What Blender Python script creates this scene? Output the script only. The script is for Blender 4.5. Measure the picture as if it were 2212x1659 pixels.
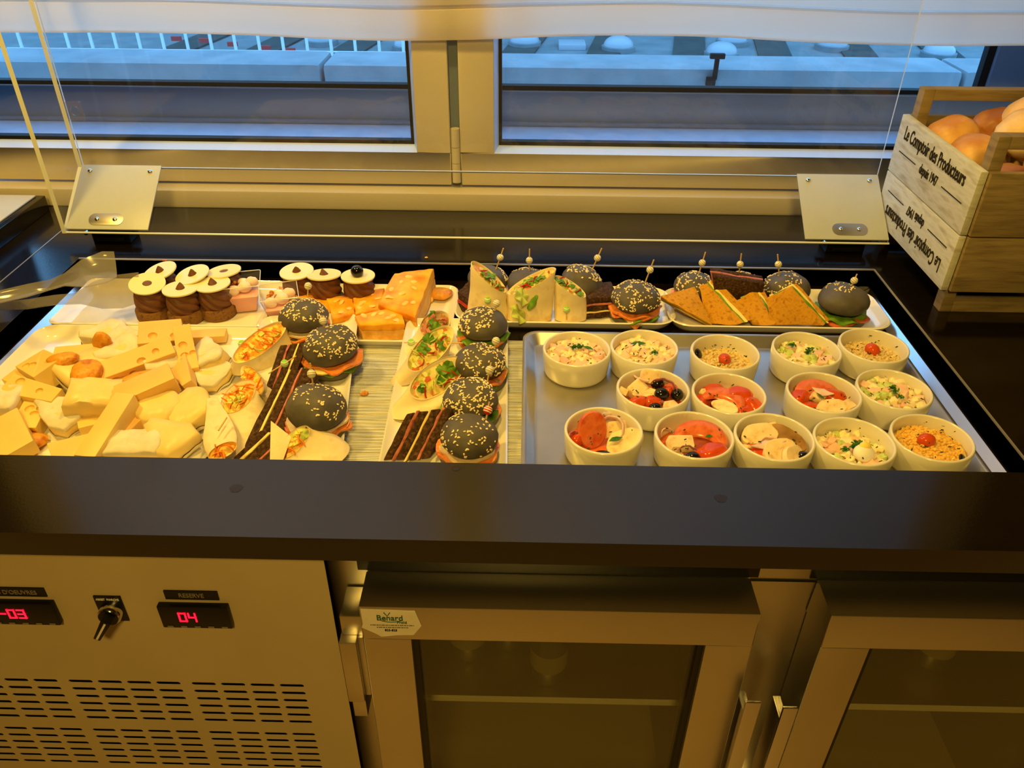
import bpy, bmesh, math, random
from mathutils import Vector, Matrix, Euler, noise

for o in list(bpy.data.objects):
    bpy.data.objects.remove(o, do_unlink=True)
SC = bpy.context.scene
COL = SC.collection
V = Vector
PI = math.pi
RND = random.Random(11)

# ------------------------------------------------------------------ camera
cam_data = bpy.data.cameras.new('camera')
cam = bpy.data.objects.new('camera', cam_data)
COL.objects.link(cam)
cam_data.sensor_width = 36.0
cam_data.sensor_fit = 'HORIZONTAL'
cam_data.lens = 1732.0 / 2212.0 * 36.0
cam_data.clip_start = 0.02
cam_data.clip_end = 200.0
cam.matrix_world = Matrix(((0.99986, -0.01612, 0.01265, 0.0),
                           (0.01950, 0.56310, -0.82617, 0.0),
                           (0.00620, 0.82626, 0.56325, 1.51),
                           (0, 0, 0, 1)))
SC.camera = cam

# ------------------------------------------------------------------ light and exposure
SC.view_settings.view_transform = 'Standard'
SC.view_settings.look = 'None'
SC.view_settings.gamma = 1.0
SC.view_settings.use_curve_mapping = False
SC.view_settings.exposure = 0.0

world = bpy.data.worlds.new('dusk_sky')
SC.world = world
world.use_nodes = True
wn = world.node_tree
wn.nodes.clear()
w_out = wn.nodes.new('ShaderNodeOutputWorld')
w_bg = wn.nodes.new('ShaderNodeBackground')
w_bg.inputs['Color'].default_value = (0.20, 0.53, 1.0, 1)
w_bg.inputs['Strength'].default_value = 4.3
wn.links.new(w_bg.outputs[0], w_out.inputs[0])

WARM = (1.0, 0.64, 0.12)
LAMPS = (  # x, y, z, watts, size, aim point
    (-0.95, 0.95, 2.15, 12.0, 0.12, (-0.35, 1.05, 0.86)),
    (-0.05, 0.98, 2.25, 11.0, 0.10, (0.05, 1.05, 0.86)),
    (-0.1, -0.9, 2.50, 31.0, 0.35, (0.0, 0.6, 0.7)),
)

def lamp_light(x, y, z, watts, size, aim):
    ld = bpy.data.lights.new('spot_bulb', 'AREA')
    ld.shape = 'DISK'
    ld.size = size
    ld.energy = watts
    ld.color = WARM
    lo = bpy.data.objects.new('spot_bulb', ld)
    COL.objects.link(lo)
    lo.location = (x, y, z)
    lo.rotation_euler = (V(aim) - V((x, y, z))).to_track_quat('-Z', 'Y').to_euler()
    return lo

for L in LAMPS:
    lamp_light(*L)

# ------------------------------------------------------------------ materials
def lin(c):
    out = []
    for v in c[:3]:
        v = v / 255.0
        out.append(v / 12.92 if v <= 0.04045 else ((v + 0.055) / 1.055) ** 2.4)
    return (out[0], out[1], out[2], 1.0)

MATS = {}

def pm(name, cols, rough=0.5, scale=30.0, metal=0.0, bump=0.0, bscale=None, sss=0.0, spec=0.25,
       coat=0.0, detail=3.0, stretch=None, stops=None, voronoi=False, emit=None):
    """procedural material: colours (0-255) mixed by noise in object space, with fine bump"""
    m = bpy.data.materials.new(name)
    m.use_nodes = True
    nt = m.node_tree
    b = nt.nodes['Principled BSDF']
    b.inputs['Roughness'].default_value = rough
    b.inputs['Metallic'].default_value = metal
    b.inputs['Specular IOR Level'].default_value = spec
    if coat:
        b.inputs['Coat Weight'].default_value = coat
        b.inputs['Coat Roughness'].default_value = 0.08
    if sss:
        b.inputs['Subsurface Weight'].default_value = sss
        b.inputs['Subsurface Radius'].default_value = (0.008, 0.005, 0.003)
        b.inputs['Subsurface Scale'].default_value = 0.6
    tc = nt.nodes.new('ShaderNodeTexCoord')
    src = tc.outputs['Object']
    if stretch:
        mp = nt.nodes.new('ShaderNodeMapping')
        mp.inputs['Scale'].default_value = stretch
        nt.links.new(src, mp.inputs[0])
        src = mp.outputs[0]
    if len(cols) > 1:
        if voronoi:
            t = nt.nodes.new('ShaderNodeTexVoronoi')
            t.inputs['Scale'].default_value = scale
            sep = nt.nodes.new('ShaderNodeSeparateColor')
            nt.links.new(src, t.inputs['Vector'])
            nt.links.new(t.outputs['Color'], sep.inputs[0])
            fac = sep.outputs[0]
        else:
            t = nt.nodes.new('ShaderNodeTexNoise')
            t.inputs['Scale'].default_value = scale
            t.inputs['Detail'].default_value = detail
            nt.links.new(src, t.inputs['Vector'])
            fac = t.outputs[0]
        r = nt.nodes.new('ShaderNodeValToRGB')
        n = len(cols)
        el = r.color_ramp.elements
        while len(el) < n:
            el.new(0.5)
        for i, c in enumerate(cols):
            if stops:
                el[i].position = stops[i]
            else:
                el[i].position = (i + 0.5) / n if voronoi else 0.3 + 0.4 * i / (n - 1)
            el[i].color = lin(c)
        nt.links.new(fac, r.inputs[0])
        nt.links.new(r.outputs[0], b.inputs['Base Color'])
    else:
        b.inputs['Base Color'].default_value = lin(cols[0])
    if bump:
        t2 = nt.nodes.new('ShaderNodeTexNoise')
        t2.inputs['Scale'].default_value = bscale or scale * 4
        t2.inputs['Detail'].default_value = 4
        nt.links.new(src, t2.inputs['Vector'])
        bp = nt.nodes.new('ShaderNodeBump')
        bp.inputs['Strength'].default_value = bump
        bp.inputs['Distance'].default_value = 0.002
        nt.links.new(t2.outputs[0], bp.inputs['Height'])
        nt.links.new(bp.outputs[0], b.inputs['Normal'])
    if emit:
        b.inputs['Emission Color'].default_value = lin(emit[0])
        b.inputs['Emission Strength'].default_value = emit[1]
    MATS[name] = m
    return m

def clear_mat(name, tint=(1, 1, 1), gloss=1.0, haze=0.0, haze_col=(0.8, 0.8, 0.8), rough=0.02, ior=1.45):
    """thin clear sheet: what is behind shows through, reflection rises with Fresnel"""
    m = bpy.data.materials.new(name)
    m.use_nodes = True
    nt = m.node_tree
    nt.nodes.clear()
    out = nt.nodes.new('ShaderNodeOutputMaterial')
    tr = nt.nodes.new('ShaderNodeBsdfTransparent')
    tr.inputs[0].default_value = (*tint, 1)
    gl = nt.nodes.new('ShaderNodeBsdfGlossy')
    gl.inputs['Roughness'].default_value = rough
    # Schlick reflectance, the same from both faces of the sheet
    lw = nt.nodes.new('ShaderNodeLayerWeight')
    lw.inputs['Blend'].default_value = 0.5
    pw = nt.nodes.new('ShaderNodeMath')
    pw.operation = 'POWER'
    pw.inputs[1].default_value = 5.0
    nt.links.new(lw.outputs['Facing'], pw.inputs[0])
    f0 = ((ior - 1) / (ior + 1)) ** 2
    sc = nt.nodes.new('ShaderNodeMath')
    sc.operation = 'MULTIPLY_ADD'
    sc.inputs[1].default_value = 1 - f0
    sc.inputs[2].default_value = f0
    nt.links.new(pw.outputs[0], sc.inputs[0])
    mul = nt.nodes.new('ShaderNodeMath')
    mul.operation = 'MULTIPLY'
    mul.inputs[1].default_value = gloss
    mul.use_clamp = True
    nt.links.new(sc.outputs[0], mul.inputs[0])
    mx = nt.nodes.new('ShaderNodeMixShader')
    nt.links.new(mul.outputs[0], mx.inputs[0])
    base = tr.outputs[0]
    if haze:
        df = nt.nodes.new('ShaderNodeBsdfDiffuse')
        df.inputs[0].default_value = (*haze_col, 1)
        m2 = nt.nodes.new('ShaderNodeMixShader')
        m2.inputs[0].default_value = haze
        nt.links.new(tr.outputs[0], m2.inputs[1])
        nt.links.new(df.outputs[0], m2.inputs[2])
        base = m2.outputs[0]
    nt.links.new(base, mx.inputs[1])
    nt.links.new(gl.outputs[0], mx.inputs[2])
    nt.links.new(mx.outputs[0], out.inputs[0])
    MATS[name] = m
    return m

def cloth_mat(name, col, trans, scale=400):
    m = bpy.data.materials.new(name)
    m.use_nodes = True
    nt = m.node_tree
    nt.nodes.clear()
    out = nt.nodes.new('ShaderNodeOutputMaterial')
    d = nt.nodes.new('ShaderNodeBsdfDiffuse')
    t = nt.nodes.new('ShaderNodeBsdfTranslucent')
    d.inputs[0].default_value = lin(col)
    t.inputs[0].default_value = lin(col)
    nz = nt.nodes.new('ShaderNodeTexNoise')
    nz.inputs['Scale'].default_value = scale
    bp = nt.nodes.new('ShaderNodeBump')
    bp.inputs['Strength'].default_value = 0.15
    bp.inputs['Distance'].default_value = 0.001
    nt.links.new(nz.outputs[0], bp.inputs['Height'])
    nt.links.new(bp.outputs[0], d.inputs['Normal'])
    mx = nt.nodes.new('ShaderNodeMixShader')
    mx.inputs[0].default_value = trans
    nt.links.new(d.outputs[0], mx.inputs[1])
    nt.links.new(t.outputs[0], mx.inputs[2])
    nt.links.new(mx.outputs[0], out.inputs[0])
    MATS[name] = m
    return m

pm('stone', [(11, 7, 5), (16, 10, 7)], rough=0.13, scale=60, spec=0.55, bump=0.02, bscale=300)
pm('well_dark', [(22, 15, 10), (30, 21, 14)], rough=0.2, scale=40)
pm('steel', [(188, 184, 174), (198, 194, 184)], rough=0.36, metal=1.0, scale=5, bump=0.01)
pm('steel_tray', [(165, 160, 152), (190, 186, 178)], rough=0.34, metal=0.9, scale=9, bump=0.03, bscale=60)
pm('steel_bright', [(200, 200, 205)], rough=0.22, metal=1.0)
pm('chrome', [(215, 215, 215)], rough=0.12, metal=1.0)
pm('panel_beige', [(176, 160, 128), (184, 168, 135)], rough=0.45, scale=8)
pm('black_plastic', [(14, 13, 13)], rough=0.35)
pm('black_gap', [(8, 7, 6)], rough=0.9)
pm('white_pvc', [(204, 194, 172), (210, 200, 178)], rough=0.28, scale=10)
pm('glazing_bead', [(190, 206, 240)], rough=0.3)
pm('grey_frame', [(116, 132, 160), (122, 138, 166)], rough=0.5, scale=10)
pm('gasket', [(12, 12, 14)], rough=0.6)
pm('outer_sill', [(164, 178, 206), (176, 190, 216)], rough=0.4, scale=25)
pm('porcelain', [(236, 232, 224)], rough=0.12, spec=0.5, coat=0.3)
pm('bowl_glaze', [(226, 221, 208)], rough=0.16, spec=0.5, coat=0.3)
pm('white_board', [(176, 182, 188), (182, 188, 194)], rough=0.35, scale=14)
pm('acrylic_edge', [(222, 228, 232)], rough=0.2, spec=0.8)  # whitish colour stands in for light caught in the clear edges
pm('wall_paint', [(118, 98, 74), (124, 104, 80)], rough=0.8, scale=6)
pm('ceiling_paint', [(96, 84, 70)], rough=0.9)
pm('floor_wood', [(186, 156, 118), (200, 170, 130)], rough=0.5, scale=6, stretch=(1, 12, 1))
pm('concrete', [(122, 131, 136), (144, 151, 155)], rough=0.85, scale=8, bump=0.2, bscale=60)
pm('roof_dark', [(44, 58, 58), (56, 70, 68)], rough=0.9, scale=2)
pm('roof_light', [(92, 106, 110), (110, 122, 124)], rough=0.9, scale=1.5)
pm('dome_white', [(150, 156, 162)], rough=0.35)
pm('block_dark', [(52, 46, 42)], rough=0.9)
pm('rail_white', [(205, 210, 214)], rough=0.5)
pm('rail_red', [(170, 60, 60)], rough=0.6)
clear_mat('glass', (0.96, 0.98, 0.98), gloss=1.5, rough=0.01)
clear_mat('acrylic', (0.97, 0.975, 0.97), gloss=1.5, haze=0.018, haze_col=(0.9, 0.9, 0.9), rough=0.03)
clear_mat('cup_clear', (0.93, 0.93, 0.94), gloss=1.2, haze=0.05, rough=0.05)
clear_mat('tong_clear', (0.84, 0.83, 0.80), gloss=1.6, haze=0.22, haze_col=(0.55, 0.53, 0.5), rough=0.12)
clear_mat('door_glass', (0.85, 0.83, 0.70), gloss=1.0, haze=0.045, haze_col=(0.42, 0.36, 0.14), rough=0.05)  # olive haze paints the floor's reflection into the pane colour
cloth_mat('blind_cloth', (246, 238, 230), 0.5)
pm('mat_weave', [(172, 172, 166), (205, 205, 200), (230, 230, 224)], rough=0.7, scale=60, stretch=(0.25, 6, 1), bump=0.3)
pm('wood_crate', [(116, 100, 72), (138, 120, 88), (150, 132, 98)], rough=0.65, scale=14, stretch=(1, 1, 9), bump=0.15)
pm('wood_white', [(186, 188, 184), (204, 206, 202), (168, 164, 152)], rough=0.75, scale=16, stretch=(1, 1, 5), bump=0.2)
pm('ink', [(38, 34, 34)], rough=0.8)
pm('paper', [(225, 218, 205), (214, 206, 190)], rough=0.8, scale=60)
pm('paper_green', [(60, 95, 70)], rough=0.8)
pm('stain', [(26, 18, 15)], rough=0.32, spec=0.35)
pm('liner_grey', [(120, 118, 110)], rough=0.5)
pm('bottle_label', [(120, 118, 100)], rough=0.7)
pm('edge_steel', [(170, 166, 158)], rough=0.4, metal=0.6)
pm('label_text', [(120, 112, 96)], rough=0.7)
pm('led_red', [(255, 20, 50)], rough=0.5, emit=((255, 16, 44), 3.0))
pm('board_beige', [(196, 184, 150), (206, 195, 164)], rough=0.5, scale=6)
pm('bottle_green', [(24, 48, 18)], rough=0.1, coat=0.5)
pm('bottle_clear', [(52, 58, 50)], rough=0.1, coat=0.5)
# food
pm('bun_black', [(80, 75, 70), (98, 92, 86)], rough=0.5, scale=50, bump=0.12, bscale=160)
pm('bun_cut', [(96, 82, 70), (70, 60, 54)], rough=0.8, scale=90, bump=0.3)
pm('sesame', [(244, 222, 176), (250, 232, 194)], rough=0.5, scale=300)
pm('salmon', [(224, 118, 48), (232, 146, 78), (212, 98, 38)], rough=0.25, scale=70, stretch=(1, 3, 1), coat=0.3, sss=0.15)
pm('lettuce', [(70, 118, 28), (124, 164, 52)], rough=0.4, scale=60, bump=0.2)
pm('lettuce_pale', [(170, 196, 80), (214, 220, 130)], rough=0.4, scale=60, bump=0.2)
pm('cheese_slice', [(240, 214, 130), (246, 224, 150)], rough=0.45, scale=30)
pm('ham', [(176, 96, 88), (200, 122, 108), (150, 74, 70)], rough=0.45, scale=80, sss=0.1)
pm('rye', [(44, 28, 18), (72, 48, 30), (110, 78, 48)], rough=0.85, scale=260, detail=5, bump=0.8, bscale=300, stops=[0.35, 0.55, 0.75])
pm('rye_crust', [(48, 32, 24), (62, 44, 34)], rough=0.75, scale=60, bump=0.15)
pm('orange_bread', [(192, 134, 26), (208, 152, 42), (168, 110, 20)], rough=0.8, scale=140, bump=0.4, bscale=260)
pm('tortilla', [(232, 212, 168), (240, 222, 182), (214, 182, 126)], rough=0.6, scale=45, bump=0.1, bscale=90, sss=0.1, stops=[0.3, 0.55, 0.78])
pm('tortilla_inner', [(228, 204, 150), (204, 164, 96)], rough=0.6, scale=55)
pm('fill_carrot', [(240, 136, 30), (248, 204, 84), (250, 220, 120), (246, 176, 56)], rough=0.45, scale=150, voronoi=True, bump=0.5, bscale=220)
pm('fill_mix', [(232, 204, 110), (160, 180, 60), (206, 96, 60), (236, 222, 150)], rough=0.45, scale=150, voronoi=True, bump=0.5, bscale=220)
pm('fill_tuna', [(176, 110, 92), (190, 128, 106), (120, 140, 50), (214, 170, 120)], rough=0.5, scale=170, voronoi=True, bump=0.6, bscale=240)
pm('pepper_red', [(170, 30, 14), (190, 48, 24)], rough=0.25, scale=60, coat=0.3)
pm('carrot', [(240, 124, 24), (246, 146, 44)], rough=0.4, scale=60)
pm('egg', [(246, 214, 90), (248, 228, 130)], rough=0.45, scale=70)
pm('egg_white', [(244, 240, 226)], rough=0.35)
pm('emmental', [(226, 192, 108), (236, 206, 126)], rough=0.42, scale=14, sss=0.15)
pm('gouda', [(230, 184, 108), (238, 198, 124)], rough=0.42, scale=14, sss=0.15)
pm('brie_paste', [(236, 214, 152), (230, 202, 132)], rough=0.35, scale=30, sss=0.2)
pm('brie_rind', [(230, 222, 206), (214, 202, 178)], rough=0.75, scale=55, bump=0.35, bscale=130)
pm('apricot', [(212, 140, 36), (224, 160, 54), (184, 106, 22)], rough=0.35, scale=80, bump=0.4, bscale=140, sss=0.15)
pm('choc_cream', [(104, 66, 44), (120, 78, 54)], rough=0.45, scale=60)
pm('choc_base', [(112, 76, 40), (134, 94, 52), (90, 60, 32)], rough=0.8, scale=140, bump=0.4)
pm('white_choc', [(240, 226, 170)], rough=0.3)
pm('black_ball', [(14, 10, 12)], rough=0.12, coat=0.6)
pm('mousse_pink', [(248, 176, 168), (250, 188, 180)], rough=0.5, scale=40, sss=0.2)
pm('marshmallow', [(252, 238, 228), (246, 200, 190)], rough=0.6, scale=40)
pm('crumble', [(204, 138, 60), (178, 108, 44)], rough=0.8, scale=200)
pm('custard', [(248, 190, 62), (240, 164, 38), (214, 122, 20)], rough=0.4, scale=38, spec=0.12, detail=5)
pm('custard_side', [(232, 190, 110), (222, 170, 84), (206, 148, 62)], rough=0.6, scale=80, bump=0.3)
pm('almond', [(248, 212, 130), (240, 190, 96)], rough=0.4, scale=80)
pm('tomato', [(200, 66, 22), (212, 88, 36)], rough=0.16, scale=40, coat=0.25, sss=0.15)
pm('tomato_flesh', [(208, 92, 46), (220, 118, 70), (194, 70, 30)], rough=0.22, scale=60, coat=0.2, sss=0.2)
pm('olive', [(18, 16, 18), (30, 26, 28)], rough=0.16, scale=40, coat=0.5)
pm('chicken', [(200, 156, 96), (236, 206, 156), (244, 222, 180)], rough=0.5, scale=75, sss=0.1, detail=6, bump=0.35, bscale=150, stops=[0.28, 0.42, 0.62])
pm('chicken_seared', [(120, 84, 46), (176, 132, 78)], rough=0.5, scale=50)
pm('onion', [(236, 216, 206), (214, 160, 176)], rough=0.3, scale=40, sss=0.2)
pm('onion_purple', [(150, 74, 108), (206, 150, 170)], rough=0.3, scale=40)
pm('potato', [(242, 224, 172), (246, 234, 196)], rough=0.45, scale=40, sss=0.15)
pm('ham_pink', [(238, 188, 162), (242, 206, 184)], rough=0.45, scale=50, sss=0.15)
pm('dressing', [(240, 222, 186), (232, 196, 166)], rough=0.35, scale=120, bump=0.4)
pm('couscous', [(240, 200, 104), (230, 180, 76), (246, 218, 140)], rough=0.6, scale=260)
pm('couscous_pale', [(232, 208, 148), (214, 184, 116), (240, 222, 172)], rough=0.6, scale=260)
pm('parsley', [(38, 92, 26), (70, 126, 38)], rough=0.5, scale=120)
pm('herb_dark', [(46, 52, 24), (70, 72, 34)], rough=0.6, scale=120)
pm('cucumber', [(188, 206, 110), (214, 222, 150)], rough=0.4, scale=60)
pm('pick_wood', [(222, 186, 122), (208, 168, 104)], rough=0.6, scale=120)
pm('bead_white', [(240, 236, 222)], rough=0.25)
pm('bead_green', [(140, 210, 60)], rough=0.25)
pm('bead_red', [(206, 40, 34)], rough=0.25)
pm('bead_line', [(186, 174, 146)], rough=0.4)

def roll_mat(name, low, mid, top):
    m = pm(name, [low], rough=0.42, bump=0.25, bscale=70, spec=0.35)
    nt = m.node_tree
    b = nt.nodes['Principled BSDF']
    tc = nt.nodes.new('ShaderNodeTexCoord')
    sep = nt.nodes.new('ShaderNodeSeparateXYZ')
    nz = nt.nodes.new('ShaderNodeTexNoise')
    nz.inputs['Scale'].default_value = 26
    nz.inputs['Detail'].default_value = 5
    ad = nt.nodes.new('ShaderNodeMath')
    ad.operation = 'MULTIPLY_ADD'
    ad.inputs[1].default_value = 9.0
    rp = nt.nodes.new('ShaderNodeValToRGB')
    el = rp.color_ramp.elements
    el.new(0.5)
    for e, p, c in zip(el, (0.30, 0.55, 0.82), (low, mid, top)):
        e.position = p
        e.color = lin(c)
    nt.links.new(tc.outputs['Object'], sep.inputs[0])
    nt.links.new(tc.outputs['Object'], nz.inputs['Vector'])
    nt.links.new(sep.outputs['Z'], ad.inputs[0])
    nt.links.new(nz.outputs[0], ad.inputs[2])
    nt.links.new(ad.outputs[0], rp.inputs[0])
    nt.links.new(rp.outputs[0], b.inputs['Base Color'])

roll_mat('roll_crust', (244, 218, 168), (226, 178, 106), (196, 134, 66))
roll_mat('roll_dark', (226, 184, 126), (190, 132, 72), (150, 92, 44))
roll_mat('roll_pale', (248, 232, 200), (240, 212, 160), (222, 172, 104))

# ------------------------------------------------------------------ helpers
def link(o, parent=None):
    COL.objects.link(o)
    if parent is not None:
        o.parent = parent
    return o

def tag(o, label=None, cat=None, group=None, kind=None):
    if label:
        o['label'] = label
    if cat:
        o['category'] = cat
    if group:
        o['group'] = group
    if kind:
        o['kind'] = kind
    return o

def thing(name, label, cat, loc=(0, 0, 0), rot=(0, 0, 0), group=None, kind=None):
    o = bpy.data.objects.new(name, None)
    o.empty_display_size = 0.01
    link(o)
    o.location = loc
    o.rotation_euler = rot
    return tag(o, label, cat, group, kind)

class MB:
    """collects geometry for one mesh"""
    def __init__(self):
        self.v, self.f, self.m = [], [], []

    def add(self, verts, faces, mi=0, M=None):
        b = len(self.v)
        for p in verts:
            p = V(p)
            self.v.append(M @ p if M is not None else p)
        for fc in faces:
            self.f.append([b + i for i in fc])
            self.m.append(mi)
        return self

    def box(self, lo, hi, mi=0, M=None):
        x0, y0, z0 = lo
        x1, y1, z1 = hi
        vs = [(x0, y0, z0), (x1, y0, z0), (x1, y1, z0), (x0, y1, z0),
              (x0, y0, z1), (x1, y0, z1), (x1, y1, z1), (x0, y1, z1)]
        return self.add(vs, [(0, 3, 2, 1), (4, 5, 6, 7), (0, 1, 5, 4), (1, 2, 6, 5), (2, 3, 7, 6), (3, 0, 4, 7)], mi, M)

    def cbox(self, c, s, mi=0, M=None):
        return self.box([c[i] - s[i] / 2 for i in range(3)], [c[i] + s[i] / 2 for i in range(3)], mi, M)

    def prism(self, poly, z0, z1, mi=0, M=None, side_mi=None):
        n = len(poly)
        vs = [(p[0], p[1], z0) for p in poly] + [(p[0], p[1], z1) for p in poly]
        b = len(self.v)
        self.add(vs, [tuple(range(n - 1, -1, -1)), tuple(range(n, 2 * n))], mi, M)
        for i in range(n):
            j = (i + 1) % n
            self.f.append([b + i, b + j, b + n + j, b + n + i])
            self.m.append(mi if side_mi is None else side_mi)
        return self

    def loft(self, rings, cap0=True, cap1=True, mi=0, M=None, closed=True):
        n = len(rings[0])
        b = len(self.v)
        for r in rings:
            for p in r:
                p = V(p)
                self.v.append(M @ p if M is not None else p)
        for k in range(len(rings) - 1):
            for i in range(n if closed else n - 1):
                j = (i + 1) % n
                self.f.append([b + k * n + i, b + k * n + j, b + (k + 1) * n + j, b + (k + 1) * n + i])
                self.m.append(mi)
        if cap0:
            self.f.append([b + i for i in range(n - 1, -1, -1)])
            self.m.append(mi)
        if cap1:
            e = b + (len(rings) - 1) * n
            self.f.append([e + i for i in range(n)])
            self.m.append(mi)
        return self

    def lathe(self, prof, n=24, mi=0, M=None, cap0=True, cap1=True):
        rings = []
        for r, z in prof:
            rings.append([(r * math.cos(2 * PI * i / n), r * math.sin(2 * PI * i / n), z) for i in range(n)])
        return self.loft(rings, cap0, cap1, mi, M)

    def ball(self, c, r, n=12, k=8, mi=0, M=None, jit=0.0, seed=0):
        if not hasattr(r, '__len__'):
            r = (r, r, r)
        rings = []
        off = V((seed * 3.1, seed * 1.7, seed * 0.9))
        for a in range(1, k):
            th = PI * a / k
            ring = []
            for i in range(n):
                ph = 2 * PI * i / n
                d = V((math.sin(th) * math.cos(ph), math.sin(th) * math.sin(ph), -math.cos(th)))
                s = 1.0 + (jit * noise.noise(d * 1.6 + off) if jit else 0.0)
                ring.append((c[0] + d.x * r[0] * s, c[1] + d.y * r[1] * s, c[2] + d.z * r[2] * s))
            rings.append(ring)
        b = len(self.v)
        self.loft(rings, False, False, mi, M)
        for sgn, base in ((-1, b), (1, b + (k - 2) * n)):
            p = V((c[0], c[1], c[2] + sgn * r[2]))
            self.v.append(M @ p if M is not None else p)
            t = len(self.v) - 1
            for i in range(n):
                j = (i + 1) % n
                self.f.append([t, base + j, base + i] if sgn < 0 else [t, base + i, base + j])
                self.m.append(mi)
        return self

    def tube(self, path, r, n=8, mi=0, M=None):
        path = [V(p) for p in path]
        rings = []
        rs = r if hasattr(r, '__len__') else [r] * len(path)
        up = V((0.13, 0.31, 0.94)).normalized()
        for i, p in enumerate(path):
            t = (path[min(i + 1, len(path) - 1)] - path[max(i - 1, 0)]).normalized()
            a = t.cross(up)
            if a.length < 0.05:
                a = t.cross(V((1, 0, 0)))
            a.normalize()
            bb = t.cross(a)
            rings.append([p + (a * math.cos(2 * PI * j / n) + bb * math.sin(2 * PI * j / n)) * rs[i] for j in range(n)])
        return self.loft(rings, True, True, mi, M)

    def jitter(self, amp, freq, seed=0.0):
        off = V((seed * 5.3, seed * 2.9, seed * 7.1))
        for p in self.v:
            d = noise.noise_vector(p * freq + off)
            p += d * amp
        return self

    def build(self, name, mats, parent=None, smooth=True, bevel=0.0, bseg=2, subdiv=0, angle=40):
        me = bpy.data.meshes.new(name)
        me.from_pydata([tuple(p) for p in self.v], [], self.f)
        if not isinstance(mats, (list, tuple)):
            mats = [mats]
        for mm in mats:
            me.materials.append(MATS[mm])
        me.polygons.foreach_set('material_index', self.m)
        bm = bmesh.new()
        bm.from_mesh(me)
        bmesh.ops.remove_doubles(bm, verts=bm.verts, dist=1e-6)
        bmesh.ops.recalc_face_normals(bm, faces=bm.faces)
        if subdiv:
            bmesh.ops.subdivide_edges(bm, edges=bm.edges[:], cuts=subdiv, use_grid_fill=True)
        if bevel:
            es = [e for e in bm.edges if len(e.link_faces) == 2 and e.calc_face_angle(0) > 0.5]
            bmesh.ops.bevel(bm, geom=es, offset=bevel, segments=bseg, profile=0.6, affect='EDGES', clamp_overlap=True)
        for fc in bm.faces:
            fc.smooth = smooth
        if smooth:
            lim = math.radians(angle)
            for e in bm.edges:
                if len(e.link_faces) == 2 and e.calc_face_angle(0) > lim:
                    e.smooth = False
        bm.to_mesh(me)
        bm.free()
        o = bpy.data.objects.new(name, me)
        link(o, parent)
        return o

def holed_plate(name, outer, holes, thick, mat, parent=None, M=None):
    """flat plate with real holes: a filled 2D curve turned into a mesh; local XY plane, thickness along -Z"""
    cu = bpy.data.curves.new(name, 'CURVE')
    cu.dimensions = '2D'
    cu.fill_mode = 'BOTH'
    cu.extrude = thick / 2
    for poly in [outer] + holes:
        sp = cu.splines.new('POLY')
        sp.points.add(len(poly) - 1)
        for i, p in enumerate(poly):
            sp.points[i].co = (p[0], p[1], 0, 1)
        sp.use_cyclic_u = True
    tmp = bpy.data.objects.new(name, cu)
    COL.objects.link(tmp)
    dg = bpy.context.evaluated_depsgraph_get()
    me = bpy.data.meshes.new_from_object(tmp.evaluated_get(dg))
    bpy.data.objects.remove(tmp, do_unlink=True)
    bpy.data.curves.remove(cu)
    me.transform(Matrix.Translation((0, 0, -thick / 2)))
    if M is not None:
        me.transform(M)
    me.materials.clear()
    me.materials.append(MATS[mat])
    me.name = name
    o = bpy.data.objects.new(name, me)
    link(o, parent)
    return o

def text_mesh(name, body, size, mat, parent, M, xs=1.0, extrude=0.0003, align='CENTER'):
    cu = bpy.data.curves.new(name, 'FONT')
    cu.body = body
    cu.size = size
    cu.align_x = align
    cu.align_y = 'CENTER'
    cu.extrude = extrude
    cu.offset = size * 0.012
    cu.resolution_u = 3
    tmp = bpy.data.objects.new(name, cu)
    COL.objects.link(tmp)
    dg = bpy.context.evaluated_depsgraph_get()
    me = bpy.data.meshes.new_from_object(tmp.evaluated_get(dg))
    bpy.data.objects.remove(tmp, do_unlink=True)
    bpy.data.curves.remove(cu)
    me.transform(M @ Matrix.Diagonal((xs, 1, 1, 1)))
    me.materials.clear()
    me.materials.append(MATS[mat])
    o = bpy.data.objects.new(name, me)
    link(o, parent)
    return o

def copy_tree(o, parent=None):
    c = o.copy()
    COL.objects.link(c)
    c.parent = parent
    for ch in [x for x in bpy.data.objects if x.parent == o]:
        copy_tree(ch, c)
    return c

def rrect(cx, cy, w, d, r, seg=5):
    pts = []
    for sx, sy, a0 in ((1, 1, 0), (-1, 1, 90), (-1, -1, 180), (1, -1, 270)):
        for k in range(seg + 1):
            a = math.radians(a0 + 90 * k / seg)
            pts.append((cx + sx * (w / 2 - r) + r * math.cos(a), cy + sy * (d / 2 - r) + r * math.sin(a)))
    return pts

FACE_Y = Matrix.Rotation(PI / 2, 4, 'X')     # local XY drawn upright, facing -Y

def struct(o):
    o['kind'] = 'structure'
    return o

# ------------------------------------------------------------------ the room
CT = 0.90          # worktop height
FZ = 0.852         # well floor
WX0, WX1, WY0, WY1 = -0.775, 0.602, 0.728, 1.262

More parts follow.
